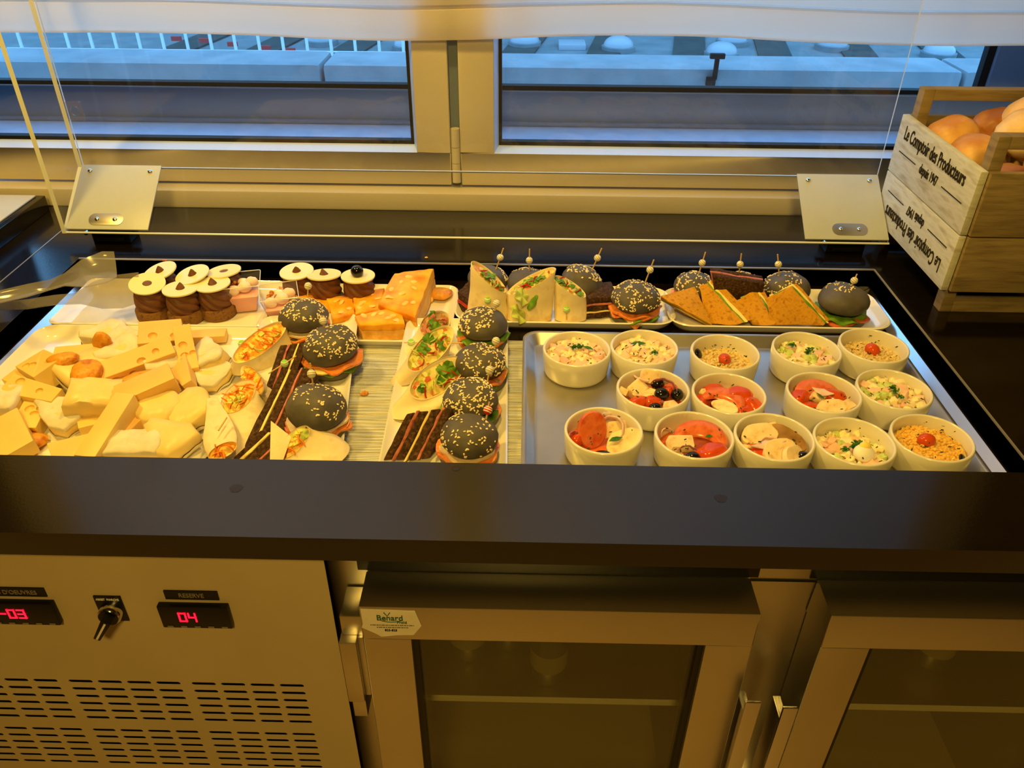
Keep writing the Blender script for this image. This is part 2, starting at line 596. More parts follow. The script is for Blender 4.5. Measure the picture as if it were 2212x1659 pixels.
struct(MB().box((-2.6, -3.0, -0.1), (2.6, 1.6, 0.0)).build('floor', 'floor_wood'))
struct(MB().box((-2.6, -3.0, 2.6), (2.6, 1.7, 2.7)).build('ceiling', 'ceiling_paint'))
struct(MB().box((-2.7, -3.0, 0.0), (-2.6, 1.7, 2.6)).build('wall_left', 'wall_paint'))
struct(MB().box((2.6, -3.0, 0.0), (2.7, 1.7, 2.6)).build('wall_right', 'wall_paint'))
struct(MB().box((-2.7, -3.1, 0.0), (2.7, -3.0, 2.6)).build('wall_front', 'wall_paint'))
WB = MB()
WB.box((-2.6, 1.56, 0.0), (2.6, 1.72, 0.93))
WB.box((-2.6, 1.56, 0.93), (-1.30, 1.72, 2.6))
WB.box((1.11, 1.56, 0.93), (2.6, 1.72, 2.6))
WB.box((-1.30, 1.56, 2.30), (1.11, 1.72, 2.6))
struct(WB.build('wall_back', 'wall_paint'))
# inner window: fixed frame with two white sashes
win = struct(bpy.data.objects.new('window_1', None))
link(win)
fr = MB()
fr.box((-2.4, 1.495, 0.90), (2.4, 1.56, 0.936))
fr.box((-1.30, 1.515, 0.936), (-1.22, 1.60, 2.30))
fr.box((1.06, 1.535, 0.936), (1.11, 1.60, 2.30))
fr.build('window_frame', 'white_pvc', win, bevel=0.004)
fr = MB()
fr.box((-0.1445, 1.545, 0.936), (-0.1265, 1.60, 2.30))
fr.build('mullion', 'grey_frame', win)

def sash(x0, x1, name='sash'):
    zb, zt, w = 0.941, 2.28, 0.064
    m = MB()
    for (a, b, c, d) in ((x0, x1, zb, zb + w), (x0, x1, zt - w, zt), (x0, x0 + w, zb + w, zt - w), (x1 - w, x1, zb + w, zt - w)):
        m.box((a, 1.53, c), (b, 1.578, d))
    # sloping glazing bead towards the pane
    bw = 0.008
    xi0, xi1, zi0, zi1 = x0 + w, x1 - w, zb + w, zt - w
    o = [(xi0, zi0), (xi1, zi0), (xi1, zi1), (xi0, zi1)]
    i = [(xi0 + bw, zi0 + bw), (xi1 - bw, zi0 + bw), (xi1 - bw, zi1 - bw), (xi0 + bw, zi1 - bw)]
    s = m.build(name, 'white_pvc', win, bevel=0.0015)
    MB().loft([[(p[0], 1.5305, p[1]) for p in o], [(p[0], 1.5555, p[1]) for p in i], [(p[0], 1.575, p[1]) for p in i]], False, False).build('glazing_bead', 'glazing_bead', s, smooth=False)
    g = MB()
    gi = [(p[0], p[1]) for p in i]
    for (a, b, c, d) in ((gi[0][0], gi[1][0], gi[0][1], gi[0][1] + .007), (gi[0][0], gi[1][0], gi[2][1] - .007, gi[2][1]),
                         (gi[0][0], gi[0][0] + .006, gi[0][1], gi[2][1]), (gi[1][0] - .006, gi[1][0], gi[0][1], gi[2][1])):
        g.box((a, 1.5565, c), (b, 1.574, d))
    g.build('gasket', 'gasket', s, smooth=False)
    MB().add([(gi[0][0] + .002, 1.564, gi[0][1] + .002), (gi[1][0] - .002, 1.564, gi[0][1] + .002), (gi[1][0] - .002, 1.564, gi[2][1] - .002), (gi[0][0] + .002, 1.564, gi[2][1] - .002)], [(0, 1, 2, 3)]).build('pane', 'glass', s, smooth=False)
    return s

sash(-1.22, -0.146)
sash(-0.125, 1.06)
hg = MB()
for z0, z1 in ((0.947, 0.985), (0.986, 1.016), (1.017, 1.052)):
    hg.lathe([(0.0085, z0), (0.0085, z1)], 16, M=Matrix.Translation((-0.1355, 1.532, 0)))
hg.build('hinge', 'white_pvc', win)
# sill between the two windows and the outer window
struct(MB().box((-1.30, 1.60, 0.96), (1.3, 1.79, 0.995)).build('trim_1', 'outer_sill'))
win2 = struct(bpy.data.objects.new('window_2', None))
link(win2)
of = MB()
of.box((-1.30, 1.755, 0.995), (1.3, 1.79, 1.066))
of.box((-1.30, 1.74, 0.995), (1.3, 1.756, 1.003))
of.box((-1.30, 1.755, 1.066), (-1.22, 1.79, 2.3))
of.box((0.962, 1.755, 1.066), (1.3, 1.79, 2.3))
of.box((-0.16, 1.755, 1.066), (-0.068, 1.79, 2.3))
o = of.build('outer_frame', 'grey_frame', win2, bevel=0.003)
og = MB()
for x0, x1 in ((-1.22, -0.16), (-0.068, 0.962)):
    og.box((x0, 1.764, 1.066), (x1, 1.784, 1.074))
    og.box((x0, 1.764, 1.074), (x0 + 0.012, 1.784, 2.3))
    og.box((x1 - 0.016, 1.764, 1.074), (x1, 1.784, 2.3))
og.build('gasket', 'gasket', win2, smooth=False)
for x0, x1 in ((-1.21, -0.15), (-0.058, 0.95)):
    MB().add([(x0, 1.774, 1.07), (x1, 1.774, 1.07), (x1, 1.774, 2.3), (x0, 1.774, 2.3)], [(0, 1, 2, 3)]).build('pane', 'glass', win2, smooth=False)

# roller blind in front of the window
bl = thing('roller_blind', 'white translucent roller blind with a sagging hem across the window', 'blind', (0, 1.518, 1.213))
def blind_rows(x):
    sag = 0.006 * math.sin(x * 3.1 + 0.8) + 0.004 * math.sin(x * 7.7) + (0.012 if x > -0.25 else 0.012 * max(0, (x + 0.9) / 0.65)) * -1 + 0.012
    return sag
bm_ = MB()
xs = [-1.28 + 2.42 * i / 90 for i in range(91)]
rows = [(0.0, 0.0), (0.012, -0.003), (0.03, -0.004), (0.05, -0.0025), (0.054, 0.002), (0.058, -0.006), (0.075, -0.010), (0.11, -0.011), (0.2, -0.006), (0.5, 0.0), (1.05, 0.0)]
rr_ = []
for dz, dy in rows:
    k = max(0.0, 1 - dz / 0.4)
    rr_.append([(x, dy + 0.0012 * math.sin(x * 23 + dz * 40), dz + blind_rows(x) * k) for x in xs])
bm_.loft(rr_, False, False, closed=False)
bm_.build('fabric', 'blind_cloth', bl)
bm_ = MB()
bm_.loft([[(x, 0.003, 0.001 + blind_rows(x)) for x in xs], [(x, 0.004, 0.007 + blind_rows(x)) for x in xs]], False, False, closed=False)
bm_.build('hem', 'blind_cloth', bl)
MB().tube([(-1.29, 0.0, 1.065), (1.14, 0.0, 1.065)], 0.02, 12).build('roller_tube', 'rail_white', bl)

# ------------------------------------------------------------------ outside: parapet and flat roof
for i, (x0, x1, lab) in enumerate(((-4.2, -0.745, 'pale concrete parapet block outside, left of the open joint'), (-0.735, 1.55, 'long pale concrete parapet block outside the right window pane'),
                                   (1.56, 4.2, 'pale concrete parapet block at the far right outside'))):
    m = MB().box((x0, 3.0, -5.0), (x1, 3.23, 0.835))
    tag(m.build('parapet_block', 'concrete', None, bevel=0.02), lab, 'parapet', 'parapet blocks')
rf = MB().box((-30, 14, -5.2), (36, 60, -5.0))
struct(rf.build('floor_roof', 'roof_light'))
# unseen tall block beyond the roof, added to keep sky out of worktop reflections
struct(MB().box((-40, 60, -6), (44, 70, 34)).build('added_sky_block', 'block_dark'))
for k in range(13):
    x = -14.5 + 3.1 * k
    m = MB()
    sk = 0.9
    m.add([(x, 24, -4.99), (x + 1.2, 24, -4.99), (x + 1.2 + sk * 3, 40, -4.99), (x + sk * 3, 40, -4.99),
           (x, 24, -4.93), (x + 1.2, 24, -4.93), (x + 1.2 + sk * 3, 40, -4.93), (x + sk * 3, 40, -4.93)],
          [(0, 3, 2, 1), (4, 5, 6, 7), (0, 1, 5, 4), (1, 2, 6, 5), (2, 3, 7, 6), (3, 0, 4, 7)])
    tag(m.build('roof_strip', 'roof_dark', smooth=False), 'dark felt strip laid across the flat roof outside', 'roof strip', 'dark strips on the flat roof')
dome_px = ((((-7.7799, 32.1244, -5)), 'left pane, above the parapet joint'), (((-4.3675, 31.3339, -5)), 'beside the white window mullion'),
           (((-0.1162, 32.1825, -5)), 'leftmost in the right pane'), (((3.3515, 31.5589, -5)), 'in the right pane above centre'),
           (((6.9738, 30.6741, -5)), 'just over the dark bracket'), (((7.7997, 32.8258, -5)), 'half under the blind'),
           (((11.3961, 32.1927, -5)), 'left of the acrylic edge'), (((14.8972, 31.0568, -5)), 'rightmost, beyond the acrylic'))
for (x, y, z), w in dome_px:
    d = thing('skylight_dome', 'white roof skylight dome, ' + w, 'skylight', (x, y, z))
    MB().lathe([(0.62, 0), (0.62, 0.18), (0.56, 0.2)], 20).build('kerb', 'roof_light', d)
    MB().lathe([(0.55, 0.18)] + [(0.55 * math.cos(a * PI / 16), 0.2 + 0.34 * math.sin(a * PI / 16)) for a in range(1, 8)], 20).build('dome', 'dome_white', d)
tx, ty, tz = (1.6579, 32.0289, -5)
tag(MB().box((tx - 0.5, ty - 0.5, -5.0), (tx + 0.5, ty + 0.5, -4.8)).build('roof_hatch', 'dome_white', bevel=0.03), 'flat square white hatch on the roof outside', 'hatch')
rl = thing('roof_railing', 'thin white railing on the roof behind the left pane', 'railing', (0, 27.5, -5.0))
for k in range(17):
    x0 = -16.5 + 0.78 * k
    MB().box((x0 - 0.045, -0.03, 0), (x0 + 0.045, 0.03, 1.35)).build('post', 'rail_white', rl, smooth=False)
MB().box((-17, -0.02, 1.3), (-3.8, 0.02, 1.36)).build('rail', 'rail_white', rl, smooth=False)
MB().box((-17, -0.02, 0.7), (-3.8, 0.02, 0.74)).build('rail', 'rail_white', rl, smooth=False)
for k, (px_, w) in enumerate(((((-12.1891, 29.5092, -4.4)), 'leftmost'), (((-11.3225, 29.7531, -4.5)), 'second from left'), (((-10.3286, 29.6937, -4.6)), 'middle'), (((-9.1584, 29.6432, -4.7)), 'fourth from left'), (((-8.2817, 29.5589, -4.75)), 'rightmost'))):
    s = MB().box((-0.17, -0.05, 0), (0.17, 0.05, 0.14)).build('warning_sign', 'rail_red', smooth=False)
    s.location = px_
    tag(s, 'small red sign on the roof railing, ' + w + ' of five', 'sign', 'red roof signs')
bk = MB().box((-0.026, 0, 0.015), (0.026, 0.02, 0.033)).box((-0.008, 0, -0.055), (0.008, 0.015, 0.015)).box((-0.03, -0.003, -0.075), (0.004, 0.012, -0.045)).build('parapet_bracket', 'gasket', bevel=0.003)
bk.location = (0.6689, 2.985, 0.8547)
tag(bk, 'small dark metal bracket fixed to the parapet outside', 'bracket')

# ------------------------------------------------------------------ worktop with the chilled well
wt = thing('worktop', 'dark polished stone worktop with a sunken chilled well', 'worktop', (0, 0.601, 0.867))
LX, RX = -2.3, 2.3
o = holed_plate('slab', [(LX, 0), (RX, 0), (RX, 0.894), (LX, 0.894)],
                [[(WX0, WY0 - .601), (WX1, WY0 - .601), (WX1, WY1 - .601), (WX0, WY1 - .601)]], 0.033, 'stone', wt, Matrix.Translation((0, 0, 0.033)))
m = MB()
y0, y1 = WY0 - .601, WY1 - .601
m.box((WX0 - .012, y0 - .012, -0.03), (WX1 + .012, y1 + .012, FZ - .867))
m.box((WX0 - .012, y0 - .012, FZ - .867), (WX0, y1 + .012, 0.0325))
m.box((WX1, y0 - .012, FZ - .867), (WX1 + .012, y1 + .012, 0.0325))
m.box((WX0, y0 - .012, FZ - .867), (WX1, y0, 0.0325))
m.box((WX0, y1, FZ - .867), (WX1, y1 + .012, 0.0325))
m.build('well_liner', 'well_dark', wt, smooth=False)
for x in (WX0, WX1):
    s = 1 if x < 0 else -1
    m = MB()
    m.loft([[(x, yy, FZ - .867 + .012), (x + s * .014, yy, FZ - .867 + .001), (x, yy, FZ - .867 + .001)] for yy in (y0 + .001, y1 - .001)])
    m.build('steel_strip', 'steel_bright', wt, smooth=False)
MB().box((WX0, y1 - .0015, 0.0315), (WX1, y1 + .001, 0.0337)).build('edge_trim', 'edge_steel', wt, smooth=False)
MB().box((WX1 - .001, y0, 0.0315), (WX1 + .0012, y1, 0.0337)).build('edge_trim', 'edge_steel', wt, smooth=False)
MB().box((-0.8622, 0.0, 0.0325), (-0.8605, 0.894, 0.0336)).build('edge_trim', 'edge_steel', wt, smooth=False)

for (x, y, z), r, lab in (((-0.3214, 0.6763, 0.9), 0.0075, 'small dark round stain on the left front of the worktop'), ((0.2243, 0.6738, 0.9), 0.0072, 'small dark round stain on the right front of the worktop'), ((-0.0757, 0.7175, 0.9), 0.005, 'faint dark spot at the front edge of the well')):
    o = MB().prism([(r * math.cos(a) * (1 + .12 * math.sin(3 * a)), r * .9 * math.sin(a)) for a in [2 * PI * i / 20 for i in range(20)]], 0, 0.0002).build('stain', 'stain', smooth=False)
    o.location = (x, y, 0.9001)
    tag(o, lab, 'stain', 'stains on the worktop')

# ------------------------------------------------------------------ refrigerated cabinet under the worktop
cab = thing('refrigerated_cabinet', 'steel refrigerated cabinet with vent panel and two glass doors under the worktop', 'cabinet', (0, 0.62, 0.0))
def L(x, z, y=0.62):
    return (x, y - 0.62, z)
m = MB()
m.box((-1.6, 0.0, 0.854), (1.6, 0.03, 0.8668))
m.build('top_rail', 'panel_beige', cab, bevel=0.001)
# steel body with openings behind the doors
DOORS = ((-0.180, 0.271, -0.124, 0.217), (0.349, 0.800, 0.406, 0.746))
ops = [[(a + .03, 0.16), (b - .03, 0.16), (b - .03, 0.775), (a + .03, 0.775)] for a, b, _, _ in DOORS]
holed_plate('body_front', [(-0.24, 0.08), (1.55, 0.08), (1.55, 0.853), (-0.24, 0.853)], ops, 0.03, 'steel', cab,
            Matrix.Translation((0, 0.035, 0)) @ FACE_Y)
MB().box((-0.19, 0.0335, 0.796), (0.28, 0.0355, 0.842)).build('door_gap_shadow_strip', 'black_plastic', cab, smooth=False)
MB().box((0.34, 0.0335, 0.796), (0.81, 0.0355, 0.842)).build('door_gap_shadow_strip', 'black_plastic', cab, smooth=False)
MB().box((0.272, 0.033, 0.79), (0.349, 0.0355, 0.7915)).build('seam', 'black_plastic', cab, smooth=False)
m = MB()
m.box((-1.6, 0.07, 0.08), (-0.24, 0.6, 0.85))
for a, b, _, _ in DOORS:
    m.box((a - .02, 0.066, 0.10), (a + .02, 0.6, 0.83))
    m.box((b - .02, 0.066, 0.10), (b + .02, 0.6, 0.83))
    m.box((a, 0.58, 0.10), (b, 0.6, 0.83))
    m.box((a, 0.066, 0.10), (b, 0.6, 0.15))
    m.box((a, 0.066, 0.79), (b, 0.6, 0.83))
m.build('carcass', 'liner_grey', cab, smooth=False)
m = MB()
m.box((-1.6, 0.04, 0.0), (1.6, 0.5, 0.08))
m.build('plinth', 'black_plastic', cab, smooth=False)
# vent panel with slots
slots = []
for g in range(4):
    for c in range(4):
        for blk, zt in ((0, 0.618), (1, 0.5114)):
            for r in range(6):
                x0 = -0.4142 - g * 0.1577 + c * 0.0375
                z = zt - r * 0.0156
                slots.append(rrect(x0 + 0.0155, z, 0.031, 0.0064, 0.0031, 3))
vp = holed_plate('vent_panel', [(-1.55, 0.12), (-0.217, 0.12), (-0.217, 0.8535), (-1.55, 0.8535)], slots, 0.0012, 'panel_beige', cab,
                 Matrix.Translation((0, 0.0, 0)) @ FACE_Y)
MB().box((-1.54, 0.03, 0.13), (-0.225, 0.034, 0.84)).build('vent_backing', 'black_gap', cab, smooth=False)

SEG = {'a': ((0, 1), (1, 1)), 'b': ((1, 1), (1, .5)), 'c': ((1, .5), (1, 0)), 'd': ((0, 0), (1, 0)), 'e': ((0, .5), (0, 0)), 'f': ((0, 1), (0, .5)), 'g': ((0, .5), (1, .5))}
DIG = {'0': 'abcdef', '3': 'abcdg', '4': 'bcfg', '-': 'g'}
def display(x0, digits, dx, parent_label, plate, px0, px1):
    w, h = 0.082, 0.037
    d = MB().box((x0, -0.008, 0.7365), (x0 + w, 0.0, 0.7735)).build('display', 'black_plastic', cab, bevel=0.0015)
    for k, ch in enumerate(digits):
        cx0 = x0 + dx + k * 0.0115
        m = MB()
        for s in DIG[ch]:
            (ax, az), (bx, bz) = SEG[s]
            ax, bx = cx0 + ax * 0.0075, cx0 + bx * 0.0075
            az, bz = 0.7495 + az * 0.0135, 0.7495 + bz * 0.0135
            t = 0.0009
            m.box((min(ax, bx) - t, -0.0088, min(az, bz) - t), (max(ax, bx) + t, -0.0081, max(az, bz) + t))
        m.build('digit', 'led_red', d, smooth=False)
    for k in range(5):
        MB().box((x0 + 0.006 + k * 0.016, -0.0085, 0.738), (x0 + 0.013 + k * 0.016, -0.0081, 0.7405)).build('button', 'label_text', d, smooth=False)
    p = MB().box((px0, -0.002, 0.7795), (px1, 0.0, 0.7935)).build('name_plate', 'black_plastic', cab, smooth=False)
    text_mesh('lettering', plate, 0.0095, 'label_text', p, Matrix.Translation(((px0 + px1) / 2, -0.0022, 0.7865)) @ FACE_Y, 0.82)
display(-0.4187, '04', 0.0235, '', 'RESERVE', -0.408, -0.346)
display(-0.623, '-03', 0.0155, '', "HORS D'OEUVRES", -0.628, -0.5465)
sw = MB().box((-0.4925, -0.002, 0.74), (-0.4610, 0.0, 0.782)).build('switch_plate', 'black_plastic', cab, smooth=False)
text_mesh('lettering', 'ARRET  MARCHE', 0.0045, 'paper', sw, Matrix.Translation((-0.4768, -0.0022, 0.777)) @ FACE_Y, 0.8)
kn = MB().lathe([(0.0135, 0), (0.0135, 0.010), (0.012, 0.012)], 24, M=Matrix.Translation((-0.4768, 0, 0.757)) @ FACE_Y).build('switch_ring', 'chrome', cab)
MB().lathe([(0.0115, 0.01), (0.0115, 0.013)], 24, M=Matrix.Translation((-0.4768, 0, 0.757)) @ FACE_Y).build('switch_face', 'black_plastic', kn)
KM = Matrix.Translation((-0.4768, -0.013, 0.757)) @ Matrix.Rotation(math.radians(32), 4, 'Y')
lv = MB().prism([(-0.006, 0.009), (0.006, 0.009), (0.004, -0.028), (-0.004, -0.028)], 0, 0.012, M=KM @ FACE_Y).build('switch_lever', 'black_plastic', kn, bevel=0.001)
MB().box((-0.0012, -0.0126, -0.026), (0.0012, -0.0121, 0.006), M=KM).build('pointer_line', 'paper', kn, smooth=False)

def door(a, b, ga, gb, left_hinge):
    zt, zb = 0.795, 0.14
    gz = 0.740
    fy, ky = -0.02, 0.033
    dm = MB()
    for (x0, x1, z0, z1) in ((a, b, gz, zt), (a, b, zb, zb + .055), (a, ga, zb + .055, gz), (gb, b, zb + .055, gz)):
        dm.box((x0, fy, z0), (x1, ky, z1))
    d = dm.build('door', 'steel', cab, bevel=0.0015)
    g = MB()
    for (x0, x1, z0, z1) in ((ga, gb, gz - .006, gz), (ga, gb, zb + .055, zb + .061), (ga, ga + .007, zb + .055, gz), (gb - .007, gb, zb + .055, gz)):
        g.box((x0, fy + .006, z0), (x1, fy + .03, z1))
    g.build('gasket', 'black_plastic', d, smooth=False)
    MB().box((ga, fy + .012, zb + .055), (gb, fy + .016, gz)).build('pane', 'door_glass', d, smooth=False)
    hx0, hx1, top = (b + .0005, b + .019, 0.6635) if left_hinge else (a - .031, a - .0135, 0.654)
    h = MB()
    h.box((hx0, fy - .022, 0.40), (hx1, fy - .018, top))
    h.box((hx0 + .004, fy - .018, 0.40), (hx1 - .004, fy + .02, top - .035))
    h.build('handle', 'steel_bright', d, bevel=0.001)
    return d
d1 = door(*DOORS[0], True)
d2 = door(*DOORS[1], False)
h = MB().box((-0.2065, -0.012, 0.735), (-0.1815, 0.033, 0.768)).box((-0.2085, -0.024, 0.622), (-0.1885, 0.02, 0.735)).box((-0.207, -0.016, 0.58), (-0.190, 0.02, 0.622)).box((-0.1885, -0.016, 0.625), (-0.181, 0.01, 0.735))
h.build('hinge', 'steel', cab, bevel=0.0015)
# peeling paper sticker on the first door
st = MB().prism([(-0.178, 0.7915), (-0.1165, 0.7900), (-0.1105, 0.7651), (-0.1205, 0.7486), (-0.14, 0.7476), (-0.158, 0.7444), (-0.1645, 0.7500), (-0.1795, 0.7600), (-0.1775, 0.7665)], 0, 0.0006,
                M=Matrix.Translation((0, -0.0202, 0)) @ FACE_Y).build('sticker', 'paper', d1, smooth=False)
TM = Matrix.Translation((-0.146, -0.0212, 0.7775)) @ FACE_Y
text_mesh('lettering', 'Benard', 0.0125, 'paper_green', st, TM, 0.85)
text_mesh('lettering', 'Froid', 0.006, 'paper_green', st, Matrix.Translation((-0.1325, -0.0212, 0.7705)) @ FACE_Y, 0.9)
m = MB()                                  # two rows of print too fine to read
for z0, x0, x1 in ((0.7655, -0.169, -0.119), (0.7616, -0.162, -0.126)):
    x = x0
    k = 0
    while x < x1:
        w = 0.0016 + 0.0012 * ((k * 5) % 3)
        m.box((x, -0.0214, z0 - 0.0007), (min(x + w, x1), -0.0211, z0 + 0.0007))
        x += w + 0.0007
        k += 1
m.build('fine_print', 'label_text', st, smooth=False)
text_mesh('lettering', '825-825', 0.0048, 'ink', st, Matrix.Translation((-0.146, -0.0212, 0.7565)) @ FACE_Y, 0.9)
m = MB()
m.tube([(-0.152, -0.0212, 0.787), (-0.1485, -0.0212, 0.781), (-0.145, -0.0212, 0.787)], 0.0006, 5)
m.tube([(-0.157 + 0.012 * (1 - math.cos(t * PI / 10)), -0.0212, 0.775 - 0.004 * math.sin(t * PI / 10)) for t in range(11)], 0.0005, 5)
m.build('logo', 'paper_green', st)
# shelf and bottles inside
for (a, b, _, _) in DOORS:
    MB().box((a + .025, 0.075, 0.49), (b - .025, 0.56, 0.494)).build('shelf', 'steel', cab, smooth=False)
    m = MB().box((a + .025, 0.071, 0.488), (b - .025, 0.075, 0.496)).build('shelf_edge', 'rail_white', cab, smooth=False)
def bottle(x, y, s, mat, label):
    t = thing('bottle', label, 'bottle', (x, y, 0.4942), group='bottles behind the cabinet door')
    MB().lathe([(0.001, 0.001), (0.028 * s, 0), (0.03 * s, 0.004), (0.03 * s, 0.085 * s), (0.022 * s, 0.105 * s), (0.011 * s, 0.125 * s), (0.011 * s, 0.155 * s)], 20).build('glass_body', mat, t)
    MB().lathe([(0.0303 * s, 0.03 * s), (0.0303 * s, 0.07 * s)], 20, cap0=False, cap1=False).build('paper_label', 'bottle_label', t)
    MB().lathe([(0.012 * s, 0.145 * s), (0.0125 * s, 0.16 * s)], 14).build('cap', 'bottle_label', t)
bottle(-0.075, 0.78, 0.95, 'bottle_clear', 'dim bottle at the left behind the first glass door')
bottle(-0.015, 0.80, 0.95, 'bottle_green', 'dim green bottle second from left behind the first door')
bottle(0.045, 0.74, 0.9, 'bottle_clear', 'dim bottle standing near the shelf edge behind the first door')
bottle(0.62, 0.78, 0.95, 'bottle_clear', 'dim bottle behind the second glass door')

# ------------------------------------------------------------------ sneeze guard
sg = thing('sneeze_guard', 'clear acrylic sneeze guard with white fixing plates above the food well', 'sneeze guard', (0, 1.316, 0.90))
GX0, GX1 = -0.815, 0.640
A_, B_, T_ = (0.0, 0.025), (0.114, 0.104), (0.122, 0.56)
def sheet(p, q, th, x0, x1, name):
    dy, dz = q[0] - p[0], q[1] - p[1]
    l = math.hypot(dy, dz)
    ny, nz = -dz / l * th, dy / l * th
    vs = []
    for x in (x0, x1):
        vs += [(x, p[0], p[1]), (x, q[0], q[1]), (x, q[0] - ny, q[1] - nz), (x, p[0] - ny, p[1] - nz)]
    m = MB()
    m.add(vs, [(0, 1, 5, 4)], 0)
    m.add(vs, [(0, 4, 7, 3), (1, 2, 6, 5), (0, 3, 2, 1), (4, 5, 6, 7)], 1)
    return m.build(name, ['acrylic', 'acrylic_edge'], sg, smooth=False)
sheet(A_, B_, 0.004, GX0, GX1, 'lower_flap')
sheet(B_, T_, 0.004, GX0, GX1, 'upper_panel')
MB().tube([(GX0, -0.001, 0.0245), (GX1, -0.001, 0.0245)], 0.0019, 10).build('edge_glow_rod', 'acrylic_edge', sg)  # white rod added to imitate light glowing along the lower edge
m = MB()
poly = [(0.0, 0.022), (0.0, 0.56), (0.118, 0.56), (0.112, 0.104)]
n = len(poly)
vs = [(GX0 - 0.0085, y, z) for y, z in poly] + [(GX0 - 0.0005, y, z) for y, z in poly]
m.add(vs, [tuple(range(2 * n - 1, n - 1, -1))], 0)
m.add(vs, [(i, i + n, (i + 1) % n + n, (i + 1) % n) for i in range(n)], 1)
m.build('side_panel', ['acrylic', 'acrylic_edge'], sg, smooth=False)
ang = math.atan2(B_[1] - A_[1], B_[0] - A_[0])
def plate(x0, x1, cx):
    PM = Matrix.Translation((0, A_[0] - 0.0022, A_[1] + 0.0035)) @ Matrix.Rotation(ang, 4, 'X')
    p = MB().box((x0, 0.002, 0), (x1, 0.138, 0.003), M=PM).build('fixing_plate', 'white_board', sg, bevel=0.0008)
    def screw(x, y, par):
        MB().lathe([(0.0045, 0.003), (0.0043, 0.0048), (0.003, 0.0062), (0.001, 0.0068)], 12, M=PM @ Matrix.Translation((x, y, 0))).build('screw', 'chrome', par)
    screw(x0 + 0.018, 0.124, p)
    screw(x1 - 0.018, 0.124, p)
    c = MB().prism(rrect(cx, 0.022, 0.062, 0.024, 0.0115, 6), 0.003, 0.0042, M=PM).build('steel_tab', 'steel', p, bevel=0.0003)
    screw(cx - 0.016, 0.022, c)
    screw(cx + 0.016, 0.022, c)
    f = MB()
    f.box((cx - 0.034, 0.012, 0.0), (cx + 0.034, 0.05, 0.024))
    f.box((cx - 0.026, 0.006, 0.004), (cx + 0.026, 0.012, 0.012))
    f.box((cx - 0.045, 0.014, 0.018), (cx + 0.045, 0.03, 0.026))
    f.build('clamp_foot', 'black_plastic', sg, bevel=0.002)
    MB().lathe([(0.004, 0), (0.004, 0.006)], 10, M=Matrix.Translation((cx - 0.04, 0.012, 0.02)) @ FACE_Y).build('clamp_bolt', 'chrome', sg)
plate(GX0 + 0.002, GX0 + 0.148, -0.745)
plate(GX1 - 0.148, GX1 - 0.002, 0.572)
hp = rrect(0, 0, 0.028, 0.034, 0.004, 3)
holed_plate('hanging_tab', hp, [[(0.008 * math.cos(k * PI / 8), 0.008 * math.sin(k * PI / 8)) for k in range(16)]], 0.003, 'cup_clear', sg,
            Matrix.Translation((GX0 + 0.016, 0.112, 0.205)) @ FACE_Y)

# ------------------------------------------------------------------ neighbouring board at the far left
nb = thing('display_board', 'beige display board in a dark frame on the worktop at the far left', 'display board', (-1.16, 1.20, 0.90))
MB().box((-0.225, -0.30, 0.0), (0.228, 0.275, 0.03)).build('dark_frame', 'stone', nb, bevel=0.002)
MB().box((-0.215, -0.29, 0.0302), (0.214, 0.268, 0.033)).build('beige_surface', 'board_beige', nb, bevel=0.001)
MB().ball((-0.02, 0.235, 0.045), (0.06, 0.03, 0.014), 16, 8, jit=0.3).build('folded_cloth', 'paper', nb)

# ------------------------------------------------------------------ bread crate
CX0, CX1, CY0, CY1 = 0.640, 0.875, 1.105, 1.400
cr = thing('bread_crate', 'wooden bread crate with whitewashed lettered side at the right', 'crate', (CX0, CY0, 0.90))
W, D = CX1 - CX0, CY1 - CY0
th = 0.011
def plank(lo, hi, mat):
    return MB().box(lo, hi).jitter(0.0008, 20, lo[2] * 7).build('plank', mat, cr, bevel=0.0015)
def side_text(par, zc, flip, zt, zl):
    """lettering on the left side, read from the back towards the front"""
    Mside = Matrix(((0, 0, -1, -0.0006), (-1, 0, 0, D * 0.5), (0, 1, 0, zc), (0, 0, 0, 1)))
    if flip:
        Mside = Mside @ Matrix.Rotation(PI, 4, 'Z')
    text_mesh('lettering', 'Le Comptoir des Producteurs', 0.031, 'ink', par, Mside @ Matrix.Translation((-0.004, 0.019, 0)), 0.60)
    text_mesh('lettering', 'depuis 1947', 0.022, 'ink', par, Mside @ Matrix.Translation((0, -0.0125, 0)), 0.62)
    for s in (-1, 1):
        MB().box((s * 0.085 - 0.035, -0.0133, 0), (s * 0.085 + 0.035, -0.0117, 0.0003), M=Mside).build('printed_line', 'ink', par, smooth=False)
pl = plank((0, 0.006, 0.130), (th, D - 0.002, 0.226), 'wood_white')
side_text(pl, 0.183, False, 0, 0)
pl = plank((0, 0.006, 0.040), (th, D - 0.002, 0.128), 'wood_white')
side_text(pl, 0.088, True, 0, 0)
for z0, z1 in ((0.040, 0.128), (0.130, 0.226)):
    plank((W - th, 0.006, z0), (W, D - 0.002, z1), 'wood_white')
    plank((0.012, 0, z0), (W - 0.012, th, z1), 'wood_crate')
    plank((0.012, D - th, z0), (W - 0.012, D, z1), 'wood_crate')
for k in range(4):
    y = 0.02 + k * 0.067
    plank((th, y, 0.042), (W - th, y + 0.055, 0.050), 'wood_crate')
